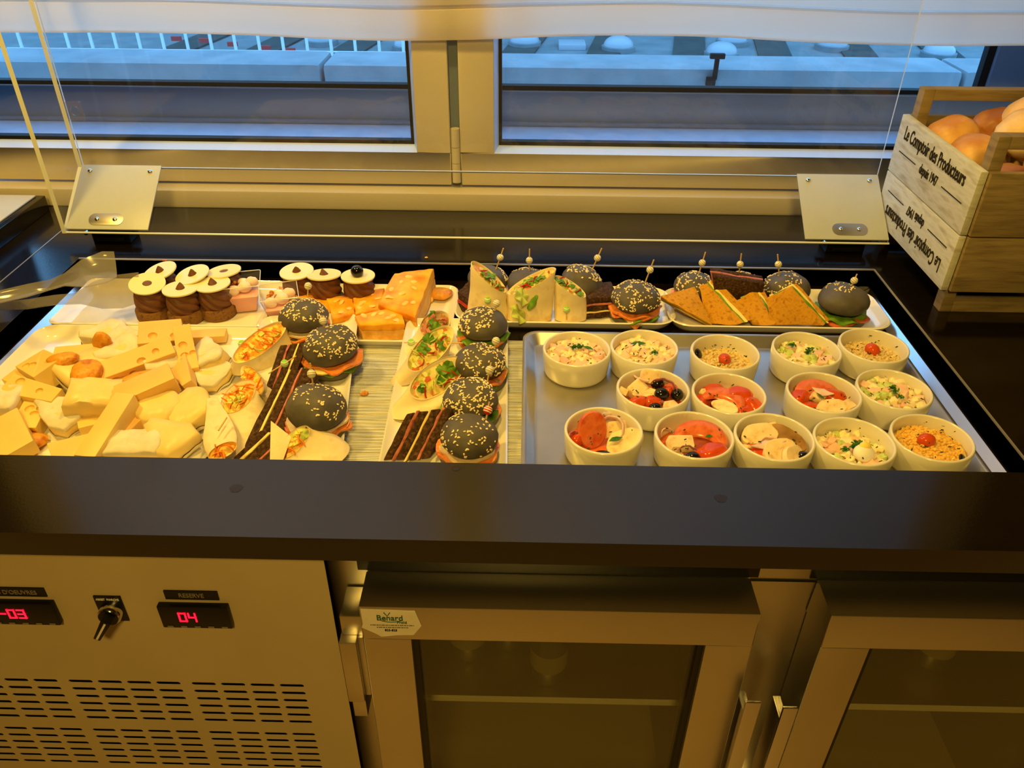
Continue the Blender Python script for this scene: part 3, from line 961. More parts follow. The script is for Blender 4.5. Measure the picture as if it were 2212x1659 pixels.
for y in (0.0105, D - 0.0325):
    for x in (0.0112, W - 0.0292):
        MB().box((x, y, 0.0), (x + 0.018, y + 0.022, 0.274)).build('corner_post', 'wood_crate', cr, bevel=0.001)
    MB().box((0.0292, y, 0.256), (W - 0.0292, y + 0.022, 0.274)).build('handle_bar', 'wood_crate', cr, bevel=0.001)
    MB().box((0.0292, y, 0.0), (W - 0.0292, y + 0.022, 0.018)).build('foot_bar', 'wood_crate', cr, bevel=0.001)
for (dx, dy, dz, r, mt, lab) in (
        (0.058, 0.225, 0.205, (0.044, 0.043, 0.036), 'roll_crust', 'golden round bread roll at the back left corner of the crate'),
        (0.135, 0.240, 0.212, (0.042, 0.040, 0.040), 'roll_dark', 'dark brown bread roll at the back of the crate'),
        (0.058, 0.140, 0.203, (0.042, 0.042, 0.034), 'roll_crust', 'bread roll with one pale side against the lettered plank'),
        (0.170, 0.205, 0.245, (0.050, 0.042, 0.036), 'roll_pale', 'pale bread roll topmost on the heap in the crate'),
        (0.140, 0.140, 0.235, (0.055, 0.046, 0.038), 'roll_pale', 'large pale gold bread roll in the middle of the heap'),
        (0.155, 0.075, 0.215, (0.054, 0.040, 0.036), 'roll_crust', 'bread roll right behind the front handle of the crate'),
        (0.075, 0.055, 0.185, (0.040, 0.038, 0.036), 'roll_dark', 'shaded bread roll low behind the front plank'),
        (0.100, 0.185, 0.180, (0.040, 0.038, 0.034), 'roll_pale', 'small pinkish bread roll wedged between the others'),
        (0.190, 0.240, 0.165, (0.040, 0.038, 0.036), 'roll_crust', 'bread roll at the back right of the crate'),
        (0.120, 0.110, 0.125, (0.085, 0.085, 0.045), 'roll_dark', 'bread loaf at the bottom under the other rolls')):
    b = MB().ball((0, 0, 0), r, 24, 14, jit=0.10, seed=dx * 50 + dy * 31)
    o = b.build('bread_roll', mt)
    o.location = (CX0 + dx, CY0 + dy, 0.90 + dz)
    o.rotation_euler = (0.2 * math.sin(dx * 90), 0.2 * math.cos(dy * 70), dx * 20)
    tag(o, lab, 'bread roll', 'rolls in the bread crate')

# ------------------------------------------------------------------ mat, platters, steel tray
m = MB()
nst = 150
for k in range(nst):           # woven ribs running across the mat
    y = 0.0 + 0.352 * k / nst
    m.box((0.0, y, 0.0), (0.262, y + 0.0017, 0.0012 + 0.0005 * ((k * 7) % 3)))
m.box((0, 0, 0), (0.262, 0.352, 0.0007))
mt = m.build('woven_mat', 'mat_weave', smooth=False)
mt.location = (-0.262, 0.732, FZ)
tag(mt, 'grey woven ribbed mat on the well floor between the two long platters', 'mat')

def platter(label, cx, cy, w, d, rz=0.0, h=0.018, r=0.022, z=FZ, flare=0.012, tilt=0.0, rim=0.004):
    t = MB()
    def ring(ins, zz, rr):
        return [(x, y, zz) for x, y in rrect(0, 0, w - 2 * ins, d - 2 * ins, max(0.004, rr), 7)]
    t.loft([ring(flare, 0.0, r - flare * .6), ring(flare * .45, h * .45, r - flare * .3), ring(0, h, r), ring(rim * .5, h + .0015, r - rim * .5), ring(rim, h, r - rim),
            ring(rim + flare * .5, h * .5, r - rim - flare * .4), ring(rim + flare, 0.0055, r - rim - flare * .8), ring(rim + flare + .006, 0.0045, r - rim - flare)])
    o = t.build('platter', 'porcelain', angle=70)
    o.location = (cx, cy, z)
    o.rotation_euler = (tilt, 0, rz)
    tag(o, label, 'platter', 'white porcelain platters')
    return o

PA = platter('white platter under the chocolate pastries at the back left', -0.583, 1.166, 0.344, 0.158, r=0.014)
PB = platter('large white platter heaped with cheese at the front left', -0.5735, 0.912, 0.369, 0.340, r=0.03, h=0.02)
PC = platter('white platter of yellow custard cake at the back', -0.268, 1.147, 0.312, 0.19, r=0.02, h=0.016)
PD = platter('long white platter of wraps and sliders beside the cheese', -0.318, 0.930, 0.152, 0.368, rz=math.radians(6.5), r=0.02, z=FZ + 0.008, tilt=math.radians(1.8), h=0.014)
PE = platter('long white platter of wraps and sliders left of the steel tray', -0.100, 0.925, 0.160, 0.364, rz=math.radians(1.2), r=0.02, z=FZ + 0.008, tilt=math.radians(1.8), h=0.014)
PF = platter('white platter of wraps and sliders at the back centre', 0.068, 1.178, 0.360, 0.130, r=0.035, h=0.018)
PG = platter('white platter of orange sandwiches at the back right', 0.414, 1.176, 0.358, 0.134, r=0.035, h=0.018)

def tray():
    t = MB()
    w, d, h = 0.578, 0.352, 0.018
    def ring(ins, zz, rr):
        return [(x, y, zz) for x, y in rrect(0, 0, w - 2 * ins, d - 2 * ins, max(0.004, rr), 6)]
    t.loft([ring(0.014, 0.0, 0.014), ring(0.004, h * .8, .022), ring(0.0, h * .75, .024), ring(0.0, h, .024), ring(0.003, h + .001, .022), ring(0.007, h, .02), ring(0.016, 0.004, 0.013), ring(0.022, 0.003, 0.01)])
    o = t.build('steel_tray', 'steel_tray', angle=60)
    o.location = (0.289, 0.912, FZ)
    tag(o, 'brushed steel tray carrying the fourteen white salad bowls', 'tray')
tray()
TZ = FZ + 0.0032

# ------------------------------------------------------------------ salad bowls
BR, BH = 0.0495, 0.041
bowl_mb = MB().lathe([(0.030, 0.0015), (0.0430, 0.0), (0.0456, 0.0018), (0.0472, 0.006), (0.0490, 0.024), (BR, BH - .0015), (BR - .0012, BH), (BR - .0030, BH), (BR - .0042, BH - .0016), (0.0450, 0.024), (0.0436, 0.010), (0.040, 0.0055), (0.02, 0.0045)], 48)
bowl0 = bowl_mb.build('salad_bowl', 'bowl_glaze', angle=60)
BOWLS = {}
def bowl(key, pos, label, first=[True]):
    o = bowl0 if first[0] else bowl0.copy()
    if not first[0]:
        COL.objects.link(o)
    first[0] = False
    o.location = (pos[0], pos[1], TZ)
    BOWLS[key] = (pos[0], pos[1], TZ)
    tag(o, label, 'bowl', 'salad bowls on the steel tray')
RZ = 0.896
bowl('b1', (0.0788, 0.996, 0.896), 'white bowl of ham salad alone at the back left of the tray')
bowl('b2', (0.178, 1.0041, 0.896), 'white bowl of ham salad, second from left in the back row')
bowl('b3', (0.294, 0.9935, 0.896), 'white bowl of pale couscous, third in the back row')
bowl('b4', (0.4148, 1.0047, 0.896), 'white bowl of potato salad, fourth in the back row')
bowl('b5', (0.517, 1.018, 0.896), 'white bowl of pale couscous at the right end of the back row')
bowl('b6', (0.1773, 0.8966, 0.896), 'white bowl with black olives, first in the middle row')
bowl('b7', (0.278, 0.8885, 0.896), 'white bowl of tomato slices, second in the middle row')
bowl('b8', (0.4065, 0.8943, 0.896), 'white bowl of tomato and onion, third in the middle row')
bowl('b9', (0.5046, 0.9048, 0.896), 'white bowl of potato salad at the right end of the middle row')
bowl('b10', (0.1033, 0.8022, 0.896), 'white bowl with an upright tomato slice, first in the front row')
bowl('b11', (0.2159, 0.7958, 0.896), 'white bowl of tomato and one olive, second in the front row')
bowl('b12', (0.3152, 0.7948, 0.896), 'white bowl of sliced chicken, third in the front row')
bowl('b13', (0.4126, 0.7891, 0.896), 'white bowl of potato salad with egg, fourth in the front row')
bowl('b14', (0.512, 0.7983, 0.896), 'white bowl of yellow couscous at the right end of the front row')
WHERE = {'b1': 'bowl alone at the back left', 'b2': 'second bowl of the back row', 'b3': 'third bowl of the back row', 'b4': 'fourth bowl of the back row', 'b5': 'last bowl of the back row',
         'b6': 'olive bowl of the middle row', 'b7': 'tomato bowl second in the middle row', 'b8': 'third bowl of the middle row', 'b9': 'last bowl of the middle row',
         'b10': 'first bowl of the front row', 'b11': 'second bowl of the front row', 'b12': 'third bowl of the front row', 'b13': 'egg bowl of the front row', 'b14': 'last bowl of the front row'}

# shared small meshes
PROTO = {}
def put(proto, name, loc, rot=(0, 0, 0), sc=(1, 1, 1), label=None, cat=None, group=None):
    """one more individual of a kind; copies share mesh data"""
    if proto not in PROTO:
        raise KeyError(proto)
    me = PROTO[proto]
    o = bpy.data.objects.new(name, me)
    link(o)
    o.location = loc
    o.rotation_euler = rot
    o.scale = sc
    return tag(o, label, cat, group)

def proto(key, mb, mats, **kw):
    o = mb.build(key, mats, **kw)
    PROTO[key] = o.data
    bpy.data.objects.remove(o, do_unlink=True)

for k in range(4):
    proto('dice_potato%d' % k, MB().ball((0, 0, 0), (0.0068, 0.006, 0.005), 8, 6, jit=0.7, seed=k + 1), 'potato', angle=30)
    proto('dice_ham%d' % k, MB().cbox((0, 0, 0), (0.0125, 0.010, 0.006)).jitter(0.0035, 60, k), 'ham_pink', bevel=0.0022)
    proto('dice_cuc%d' % k, MB().ball((0, 0, 0), (0.0062, 0.0055, 0.004), 8, 6, jit=0.6, seed=k + 9), 'cucumber', angle=30)
proto('olive', MB().ball((0, 0, 0), (0.0095, 0.0085, 0.008), 18, 12), 'olive')
proto('cherry_tomato', MB().ball((0, 0, 0), (0.0115, 0.0095, 0.0085), 20, 12), 'tomato')
def crescent(r0, r1, a0, a1, th, n=14, wob=0.0, seed=0):
    m = MB()
    rings = []
    for i in range(n + 1):
        a = a0 + (a1 - a0) * i / n
        e = math.sin(PI * i / n) ** 0.5 if 0 < i < n else 0.15
        mid, hw = (r0 + r1) / 2, (r1 - r0) / 2 * e
        zw = wob * math.sin(i * 1.3 + seed)
        rings.append([((mid + hw * math.cos(q)) * math.cos(a), (mid + hw * math.cos(q)) * math.sin(a), zw + th / 2 * math.sin(q) * (0.5 + 0.5 * e)) for q in [2 * PI * j / 10 for j in range(10)]])
    return m.loft(rings)
proto('tomato_crescent', crescent(0.012, 0.035, math.radians(8), math.radians(172), 0.0062, n=20), 'tomato_flesh')
proto('tomato_wedge', MB().ball((0, 0, 0), (0.017, 0.012, 0.010), 18, 10, jit=0.25, seed=3), 'tomato')
proto('tomato_slice', MB().lathe([(0.001, -0.0035), (0.016, -0.0035), (0.019, -0.002), (0.0195, 0.001), (0.018, 0.0032), (0.001, 0.004)], 22).jitter(0.0015, 50), 'tomato_flesh')
proto('chicken_slice', MB().prism([(0.026 * math.cos(a) * (1 + .15 * math.sin(2 * a)), 0.015 * math.sin(a)) for a in [2 * PI * i / 18 for i in range(18)]], -0.003, 0.003).jitter(0.002, 45), 'chicken', bevel=0.0018)
proto('chicken_chunk', MB().cbox((0, 0, 0), (0.022, 0.016, 0.011)).jitter(0.004, 45, 2), 'chicken', bevel=0.0022)
proto('chicken_dark', MB().prism([(0.026 * math.cos(a), 0.012 * math.sin(a)) for a in [2 * PI * i / 18 for i in range(18)]], -0.003, 0.003).jitter(0.002, 45), 'chicken_seared', bevel=0.0018)
proto('onion_arc', crescent(0.0165, 0.0205, math.radians(-10), math.radians(190), 0.006, n=20, wob=0.001), 'onion')
proto('onion_purple', crescent(0.017, 0.0195, math.radians(10), math.radians(150), 0.006, n=18, wob=0.001), 'onion_purple')
proto('onion_slice', MB().loft([[(x, 0.005 * math.sin(q) * (1 - abs(x) / .02), 0.0016 * math.cos(q) + 8 * x * x) for q in [2 * PI * j / 8 for j in range(8)]] for x in [-.018 + .036 * i / 10 for i in range(11)]]), 'onion')
def sprig_mesh(n, r, seed, mat, key):
    rnd = random.Random(seed)
    m = MB()
    for i in range(n):
        a, l = rnd.uniform(0, 2 * PI), rnd.uniform(0.004, 0.0085)
        rr0 = rnd.uniform(0, r)
        M = Matrix.Translation((rr0 * math.cos(a), rr0 * math.sin(a) * .7, rnd.uniform(0, 0.003))) @ Euler((rnd.uniform(-.7, .7), rnd.uniform(-.7, .7), rnd.uniform(0, 6.3))).to_matrix().to_4x4()
        m.add([(-l * .5, 0, 0), (-l * .1, l * .32, 0.0008), (l * .2, l * .2, 0.001), (l * .5, 0, 0), (l * .15, -l * .22, 0.001), (-l * .1, -l * .3, 0.0008)], [(0, 1, 2, 3, 4, 5)], 0, M)
        m.add([(-l * .5, 0, -.0004), (-l * .1, l * .32, 0.0004), (l * .2, l * .2, 0.0006), (l * .5, 0, -.0004), (l * .15, -l * .22, 0.0006), (-l * .1, -l * .3, 0.0004)], [(5, 4, 3, 2, 1, 0)], 0, M)
    proto(key, m, mat, smooth=False)
sprig_mesh(26, 0.011, 1, 'parsley', 'parsley1')
sprig_mesh(18, 0.008, 2, 'parsley', 'parsley2')
sprig_mesh(2, 0.002, 5, 'parsley', 'parsley_leaf')
proto('herb_leaf', MB().add([(-.011, 0, 0), (-.004, .004, .001), (.003, .0035, .001), (.011, 0, 0), (.003, -.0035, .001), (-.004, -.003, .001)], [(0, 1, 2, 3, 4, 5)]).add([(-.011, 0, -.0005), (-.004, .004, .0005), (.003, .0035, .0005), (.011, 0, -.0005), (.003, -.0035, .0005), (-.004, -.003, .0005)], [(5, 4, 3, 2, 1, 0)]), 'parsley', smooth=False)

def flecks(key, n, seed, z0=0.032):
    """herb flecks nobody would count"""
    rnd = random.Random(seed)
    x, y, z = BOWLS[key]
    m = MB()
    for i in range(n):
        a, r = rnd.uniform(0, 2 * PI), 0.038 * math.sqrt(rnd.random())
        M = Matrix.Translation((r * math.cos(a), r * math.sin(a), z0 + rnd.uniform(0, .010))) @ Euler((rnd.uniform(-.6, .6), rnd.uniform(-.6, .6), rnd.uniform(0, 6))).to_matrix().to_4x4()
        l = rnd.uniform(.0018, .0042)
        m.cbox((0, 0, 0), (l, l * .45, .0005), 0, M)
    o = m.build('chopped_herbs', 'herb_dark', smooth=False)
    o.location = (x, y, z)
    tag(o, 'dark chopped herb flecks over the ' + WHERE[key], 'herbs', 'chopped herbs', 'stuff')

def mound(key, mat, level, rise, name, label):
    x, y, z = BOWLS[key]
    rings = []
    for k in range(8):
        r = 0.0442 * (1 - k / 8.0)
        rings.append([(r * math.cos(a), r * math.sin(a), level + rise * (1 - (r / .0442) ** 2) + 0.0022 * noise.noise(V((r * math.cos(a) * 120 + level * 999, r * math.sin(a) * 120, x * 99)))) for a in [2 * PI * i / 24 for i in range(24)]])
    o = MB().loft(rings, False, True).build(name, mat)
    o.location = (x, y, z)
    tag(o, label, name.split('_')[-1], None, 'stuff')

def dice_salad(key, seed, kinds, level=0.026, n=44, parsley=()):
    rnd = random.Random(seed)
    level -= 0.003
    x, y, z = BOWLS[key]
    mound(key, 'dressing', level + 0.001, 0.0065, 'creamy_dressing', 'creamy pink dressing under the diced salad in the ' + WHERE[key])
    pts = []
    tries = 0
    while len(pts) < n and tries < 3000:
        tries += 1
        a, r = rnd.uniform(0, 2 * PI), 0.0395 * math.sqrt(rnd.random())
        p = (r * math.cos(a), r * math.sin(a))
        if all((p[0] - q[0]) ** 2 + (p[1] - q[1]) ** 2 > 0.0078 ** 2 for q in pts):
            pts.append(p)
    for px, py in pts:
        kd = rnd.choice(kinds)
        nm = {'potato': 'potato_dice', 'ham': 'ham_dice', 'cuc': 'cucumber_dice'}[kd]
        lb = {'potato': 'pale potato dice', 'ham': 'pink ham dice', 'cuc': 'green cucumber dice'}[kd]
        hz = level + 0.004 + 0.005 * (1 - (px * px + py * py) / 0.0016) + rnd.uniform(-.001, .0015)
        put('dice_%s%d' % (kd, rnd.randrange(4)), nm, (x + px, y + py, z + hz), (rnd.uniform(-.5, .5), rnd.uniform(-.5, .5), rnd.uniform(0, 6)),
            [rnd.uniform(.85, 1.25)] * 3, lb + ' in the ' + WHERE[key], 'salad dice', lb + ' in the ' + WHERE[key])
    for pr, px, py, s, rz, what in parsley:
        put(pr, 'parsley_sprig' if 'parsley' in pr else 'herb_leaf', (x + px, y + py, z + level + 0.015), (0, 0, rz), (s, s, s), '%s, %s' % (what, WHERE[key]), 'parsley')

P2, P3 = ['potato', 'potato', 'ham'], ['potato', 'potato', 'ham', 'cuc']
dice_salad('b1', 21, ['potato', 'ham'], 0.027, parsley=(('parsley1', -0.001, 0.004, 1.0, 0, 'green parsley sprig'), ('herb_leaf', 0.017, 0.004, 0.8, -0.5, 'herb leaf')))
dice_salad('b2', 22, P2, 0.025, parsley=(('herb_leaf', -0.007, 0.014, 1.1, 0.1, 'herb leaf'), ('parsley2', 0.014, -0.012, 0.7, 0.4, 'parsley crumbs')))
dice_salad('b4', 23, P3, 0.023, parsley=(('parsley2', -0.015, 0.017, 0.8, 0, 'parsley tuft at the back'), ('parsley1', 0.004, 0.0, 0.95, 0.6, 'parsley tuft at the centre')))
dice_salad('b9', 24, P3, 0.026, parsley=(('parsley1', 0.0, -0.002, 0.9, 1.2, 'green parsley sprig'), ('parsley2', 0.003, -0.016, 0.6, 1.2, 'parsley crumbs')))
dice_salad('b13', 25, P3, 0.018, parsley=(('parsley1', 0.004, 0.002, 1.0, 0.5, 'green parsley sprig'), ('parsley2', -0.010, -0.006, 0.7, 0.5, 'parsley crumbs')))
x, y, z = BOWLS['b13']
eg = thing('egg_quarter', 'boiled egg quarter in the egg bowl of the front row', 'egg', (x + 0.010, y - 0.012, z + 0.030), (0.5, 0.2, 0.4))
MB().ball((0, 0, 0), (0.015, 0.012, 0.010), 18, 10).build('egg_white', 'egg_white', eg)
MB().ball((0.001, 0.006, 0.005), (0.009, 0.007, 0.006), 14, 8).build('yolk', 'egg', eg)

def couscous(key, seed, mat, level, n, tom, rot):
    rnd = random.Random(seed)
    x, y, z = BOWLS[key]
    m = MB()
    rings = []
    for k in range(7):
        r = 0.0440 * (1 - k / 7.0)
        rings.append([(r * math.cos(a), r * math.sin(a), level - .001 + 0.007 * (1 - (r / .044) ** 2)) for a in [2 * PI * i / 20 for i in range(20)]])
    m.loft(rings, False, True)
    for i in range(n):
        a, r = rnd.uniform(0, 2 * PI), 0.042 * math.sqrt(rnd.random())
        h = level + 0.007 * (1 - (r / .044) ** 2) + rnd.uniform(-.001, .0012) + 0.0015 * noise.noise(V((r * math.cos(a) * 90, r * math.sin(a) * 90, seed)))
        s = rnd.uniform(.0016, .0029)
        m.ball((r * math.cos(a), r * math.sin(a), h), (s, s * rnd.uniform(.8, 1.1), s * .85), 6, 4)
    o = m.build('couscous', mat)
    o.location = (x, y, z)
    tag(o, '%s couscous grains filling the %s' % ('bright yellow' if mat == 'couscous' else 'pale yellow', WHERE[key]), 'couscous', 'couscous', 'stuff')
    put('cherry_tomato', 'cherry_tomato', (x + tom[0], y + tom[1], z + level + 0.011), rot, (1, 1, 1), 'red cherry tomato half on the couscous in the ' + WHERE[key], 'tomato', 'cherry tomatoes on couscous')
couscous('b3', 31, 'couscous_pale', 0.017, 480, (0.001, -0.001), (0.5, 0.3, 1.4))
couscous('b5', 32, 'couscous_pale', 0.019, 480, (0.002, 0.004), (0.4, 0.3, -0.7))
couscous('b14', 33, 'couscous', 0.024, 520, (-0.005, 0.001), (0, 0, 0.1))
for key, dx, dy, lab in (('b3', -0.034, 0.016, 'dark olive slice at the edge of the third back row bowl'), ('b14', 0.031, -0.026, 'dark herb scrap at the rim of the last front row bowl')):
    x, y, z = BOWLS[key]
    put('olive', 'olive_slice', (x + dx, y + dy, z + 0.026), (0.4, 0.9, 0), (0.9, 0.9, 0.45), lab, 'olive')
for key, s in (('b3', 41), ('b5', 42), ('b14', 43), ('b1', 44), ('b2', 45), ('b4', 46), ('b9', 47), ('b13', 48), ('b6', 49), ('b7', 50), ('b8', 51), ('b10', 52), ('b11', 53), ('b12', 54)):
    flecks(key, 26, s, 0.031 if key in ('b1', 'b2', 'b9', 'b14', 'b6', 'b10', 'b11', 'b12') else 0.0265)

NAME = {'olive': ('olive', 'olive'), 'chicken_slice': ('chicken_slice', 'chicken'), 'chicken_chunk': ('chicken_chunk', 'chicken'), 'chicken_dark': ('chicken_slice', 'chicken'),
        'tomato_wedge': ('tomato_wedge', 'tomato'), 'tomato_crescent': ('tomato_slice', 'tomato'), 'tomato_slice': ('tomato_slice', 'tomato'), 'onion_arc': ('onion_ring', 'onion'),
        'onion_purple': ('onion_ring', 'onion'), 'onion_slice': ('onion_slice', 'onion'), 'herb_leaf': ('herb_leaf', 'herb')}
def fill(key, items, base='tomato_flesh', level=0.013):
    x, y, z = BOWLS[key]
    rnd = random.Random(len(items) * 7 + ord(key[-1]))
    mound(key, base, level, 0.004, 'salad_juice', 'mixed chopped bits and juice at the bottom of the ' + WHERE[key])
    for pr, dx, dy, dz, rot, s, lab in items:
        nm, cat = NAME[pr]
        sc = s if hasattr(s, '__len__') else (s, s, s)
        put(pr, nm, (x + dx, y + dy, z + dz - 0.004), [math.radians(a) for a in rot], sc, lab + ', ' + WHERE[key], cat)

fill('b6', (
    ('olive', 0.010, 0.024, 0.036, (0, 0, 10), 1.05, 'black olive at the back'),
    ('olive', 0.012, -0.002, 0.036, (0, 10, 30), 1.15, 'black olive at the centre'),
    ('olive', 0.034, 0.002, 0.033, (0, 0, 80), 1.05, 'black olive at the right'),
    ('olive', 0.001, -0.026, 0.029, (0, 0, 10), 1.0, 'black olive at the front'),
    ('chicken_chunk', -0.001, 0.030, 0.042, (50, 10, 0), 1.15, 'herbed chicken chunk rising above the rim'),
    ('chicken_chunk', -0.020, 0.010, 0.034, (20, -15, 40), 1.2, 'chicken chunk left of centre'),
    ('chicken_slice', -0.006, -0.002, 0.034, (15, 5, -20), 0.85, 'chicken slice beside the centre olive'),
    ('chicken_chunk', -0.037, 0.008, 0.032, (10, 40, 60), 0.8, 'chicken chunk at the left edge'),
    ('chicken_chunk', 0.022, -0.022, 0.030, (0, 10, 30), 0.85, 'chicken chunk at the front right'),
    ('tomato_wedge', -0.020, -0.014, 0.030, (0, 0, 10), 0.85, 'red tomato piece at the front left'),
    ('tomato_wedge', -0.002, -0.013, 0.030, (10, 0, -10), 0.8, 'red tomato piece at the front'),
    ('tomato_wedge', 0.026, 0.016, 0.030, (0, 0, 40), 0.8, 'red tomato piece at the back right'),
    ('onion_slice', -0.015, 0.022, 0.043, (40, 20, 115), 1.1, 'white onion slice standing at the back left'),
    ('onion_purple', 0.012, -0.002, 0.040, (25, 0, -15), 1.1, 'purple onion strip curving over the olives'),
    ('onion_purple', 0.014, -0.030, 0.030, (10, 0, 20), 0.8, 'purple onion strip at the front edge')))
fill('b7', (
    ('tomato_crescent', -0.012, -0.014, 0.032, (12, 0, -28), 1.05, 'long red tomato slice across the middle'),
    ('tomato_wedge', 0.016, 0.010, 0.032, (20, 0, -15), 1.15, 'red tomato wedge right of centre'),
    ('tomato_wedge', 0.033, -0.006, 0.027, (0, 20, -50), 1.0, 'red tomato wedge at the right edge'),
    ('tomato_wedge', -0.014, 0.024, 0.030, (10, 0, 0), 0.9, 'red tomato wedge at the back'),
    ('tomato_wedge', -0.034, 0.004, 0.026, (0, 0, 60), 0.85, 'red tomato wedge at the left edge'),
    ('chicken_slice', -0.008, -0.018, 0.034, (15, 0, -45), 0.72, 'chicken slice at the front'),
    ('chicken_chunk', -0.027, 0.018, 0.030, (20, 20, 30), 0.7, 'chicken chunk at the back left'),
    ('chicken_chunk', 0.008, 0.020, 0.028, (20, 20, 60), 0.6, 'chicken chunk between the tomatoes'),
    ('tomato_wedge', 0.018, -0.018, 0.026, (0, 0, 20), 0.9, 'dark tomato piece at the front right')))
fill('b8', (
    ('tomato_crescent', -0.002, -0.002, 0.031, (14, 0, 5), 1.15, 'broad red tomato slice at the back'),
    ('tomato_wedge', -0.029, 0.004, 0.029, (10, 0, 40), 1.1, 'glossy tomato wedge at the left'),
    ('tomato_wedge', 0.016, 0.008, 0.031, (0, 0, -30), 1.1, 'glossy tomato wedge at the right'),
    ('tomato_wedge', -0.018, -0.016, 0.027, (0, 0, -20), 0.9, 'tomato piece at the front left'),
    ('chicken_chunk', -0.006, 0.002, 0.034, (10, 20, -30), 0.8, 'chicken chunk at the centre'),
    ('onion_slice', 0.000, 0.004, 0.041, (10, 0, -30), (0.8, 1.6, 1), 'pinkish onion slice on top'),
    ('chicken_slice', 0.006, -0.021, 0.034, (20, 0, 8), 0.85, 'smooth chicken slice at the front'),
    ('chicken_chunk', 0.030, -0.014, 0.031, (10, 10, 40), 0.9, 'chicken chunk at the front right'),
    ('herb_leaf', -0.006, -0.006, 0.042, (20, 0, 110), 0.8, 'dark herb sprig on the chicken')))
fill('b10', (
    ('tomato_slice', -0.014, 0.006, 0.040, (60, 12, 10), (1.0, 1.25, 1.3), 'large upright tomato slice left of centre'),
    ('tomato_wedge', -0.032, 0.002, 0.029, (0, 0, 60), 0.9, 'orange tomato piece at the left edge'),
    ('onion_purple', -0.030, -0.012, 0.030, (30, 20, 40), 1.0, 'purple onion strip at the left edge'),
    ('chicken_slice', 0.026, -0.013, 0.036, (20, -8, 20), (1.0, 1.15, 1.3), 'wide chicken slice at the right'),
    ('chicken_chunk', 0.016, 0.012, 0.036, (40, 10, 20), 1.15, 'chicken chunk behind the wide slice'),
    ('onion_arc', 0.008, 0.004, 0.041, (35, 10, -60), 1.0, 'white onion ring at the centre'),
    ('onion_slice', 0.006, 0.034, 0.043, (30, 30, 60), 1.0, 'onion slice sticking out at the back'),
    ('olive', -0.002, -0.030, 0.026, (0, 0, 0), (1.5, 1.0, .9), 'black olive pieces at the front'),
    ('herb_leaf', 0.014, -0.016, 0.0425, (10, 0, 25), 0.9, 'green herb leaf on the chicken')))
fill('b11', (
    ('tomato_crescent', 0.006, -0.010, 0.033, (16, 0, -14), (1.22, 1.22, 1.5), 'very large red tomato slice across the back'),
    ('tomato_wedge', 0.020, -0.024, 0.033, (10, 0, 20), 1.2, 'red tomato wedge at the front right'),
    ('chicken_chunk', -0.018, -0.008, 0.035, (10, 8, 10), (1.5, 1.2, 1.0), 'herbed chicken piece at the left'),
    ('chicken_chunk', -0.024, -0.024, 0.026, (0, 0, 30), 0.8, 'small chicken piece at the front left'),
    ('olive', -0.006, -0.033, 0.033, (0, 0, 10), 1.05, 'single black olive at the front'),
    ('onion_arc', -0.031, 0.012, 0.034, (50, 0, 20), 0.45, 'small onion curl at the back left'),
    ('onion_purple', -0.010, -0.030, 0.034, (20, 0, 30), 0.8, 'purple onion strip beside the olive'),
    ('herb_leaf', 0.020, 0.002, 0.041, (10, 0, 20), 0.6, 'dark herb leaf on the tomato')))
fill('b12', (
    ('chicken_slice', -0.014, 0.012, 0.037, (15, 0, 14), (1.0, 1.15, 1.2), 'large oval chicken slice at the back left'),
    ('chicken_dark', 0.020, 0.010, 0.035, (30, 10, -38), 1.05, 'browned chicken slice at the right'),
    ('chicken_slice', 0.004, -0.018, 0.036, (25, 5, 20), (0.95, 1.1, 1.2), 'chicken slice at the front'),
    ('chicken_slice', 0.018, -0.028, 0.036, (40, 15, 40), (0.75, 0.9, 1.2), 'leaf shaped chicken slice at the front right'),
    ('chicken_slice', -0.034, -0.004, 0.029, (0, 45, 70), 0.7, 'chicken slice against the left wall'),
    ('chicken_chunk', 0.004, 0.030, 0.031, (20, 0, 20), 0.9, 'chicken chunk at the back'),
    ('onion_slice', -0.010, -0.012, 0.040, (10, 0, 15), (1.3, 1.6, 1), 'pale onion slice across the centre'),
    ('onion_arc', -0.006, -0.010, 0.038, (10, 0, -40), 0.7, 'onion ring with a purple edge'),
    ('tomato_wedge', -0.022, -0.014, 0.028, (0, 0, -30), 1.1, 'dark red tomato piece at the front left'),
    ('olive', 0.031, -0.024, 0.031, (0, 0, 0), 1.0, 'black olive at the right')), base='chicken_seared')

# ------------------------------------------------------------------ sliders
def ruffle(r0, z, amp, waves, droop, seed, th=0.0014, stretch=(1, 1)):
    n, k = 40, 4
    top, bot = [], []
    for j in range(1, k + 1):
        q = j / k
        rt, rb = [], []
        for i in range(n):
            a = 2 * PI * i / n
            r = r0 * q * (1 + 0.22 * noise.noise(V((math.cos(a) * 1.7 + seed, math.sin(a) * 1.7, seed * 2.3))))
            zz = z + amp * q * q * math.sin(waves * a + seed) - droop * q ** 3
            rt.append((r * math.cos(a) * stretch[0], r * math.sin(a) * stretch[1], zz + th / 2))
            rb.append((r * math.cos(a) * stretch[0], r * math.sin(a) * stretch[1], zz - th / 2))
        top.append(rt)
        bot.append(rb)
    return MB().loft(top + bot[::-1], True, True)

def bead_mb(c, r, mi=0):
    m = MB().ball(c, r, 16, 12)
    for i in range(len(m.m)):
        row = i // 16
        if row in (3, 5, 7) and i < 160:
            m.m[i] = 1
    return m

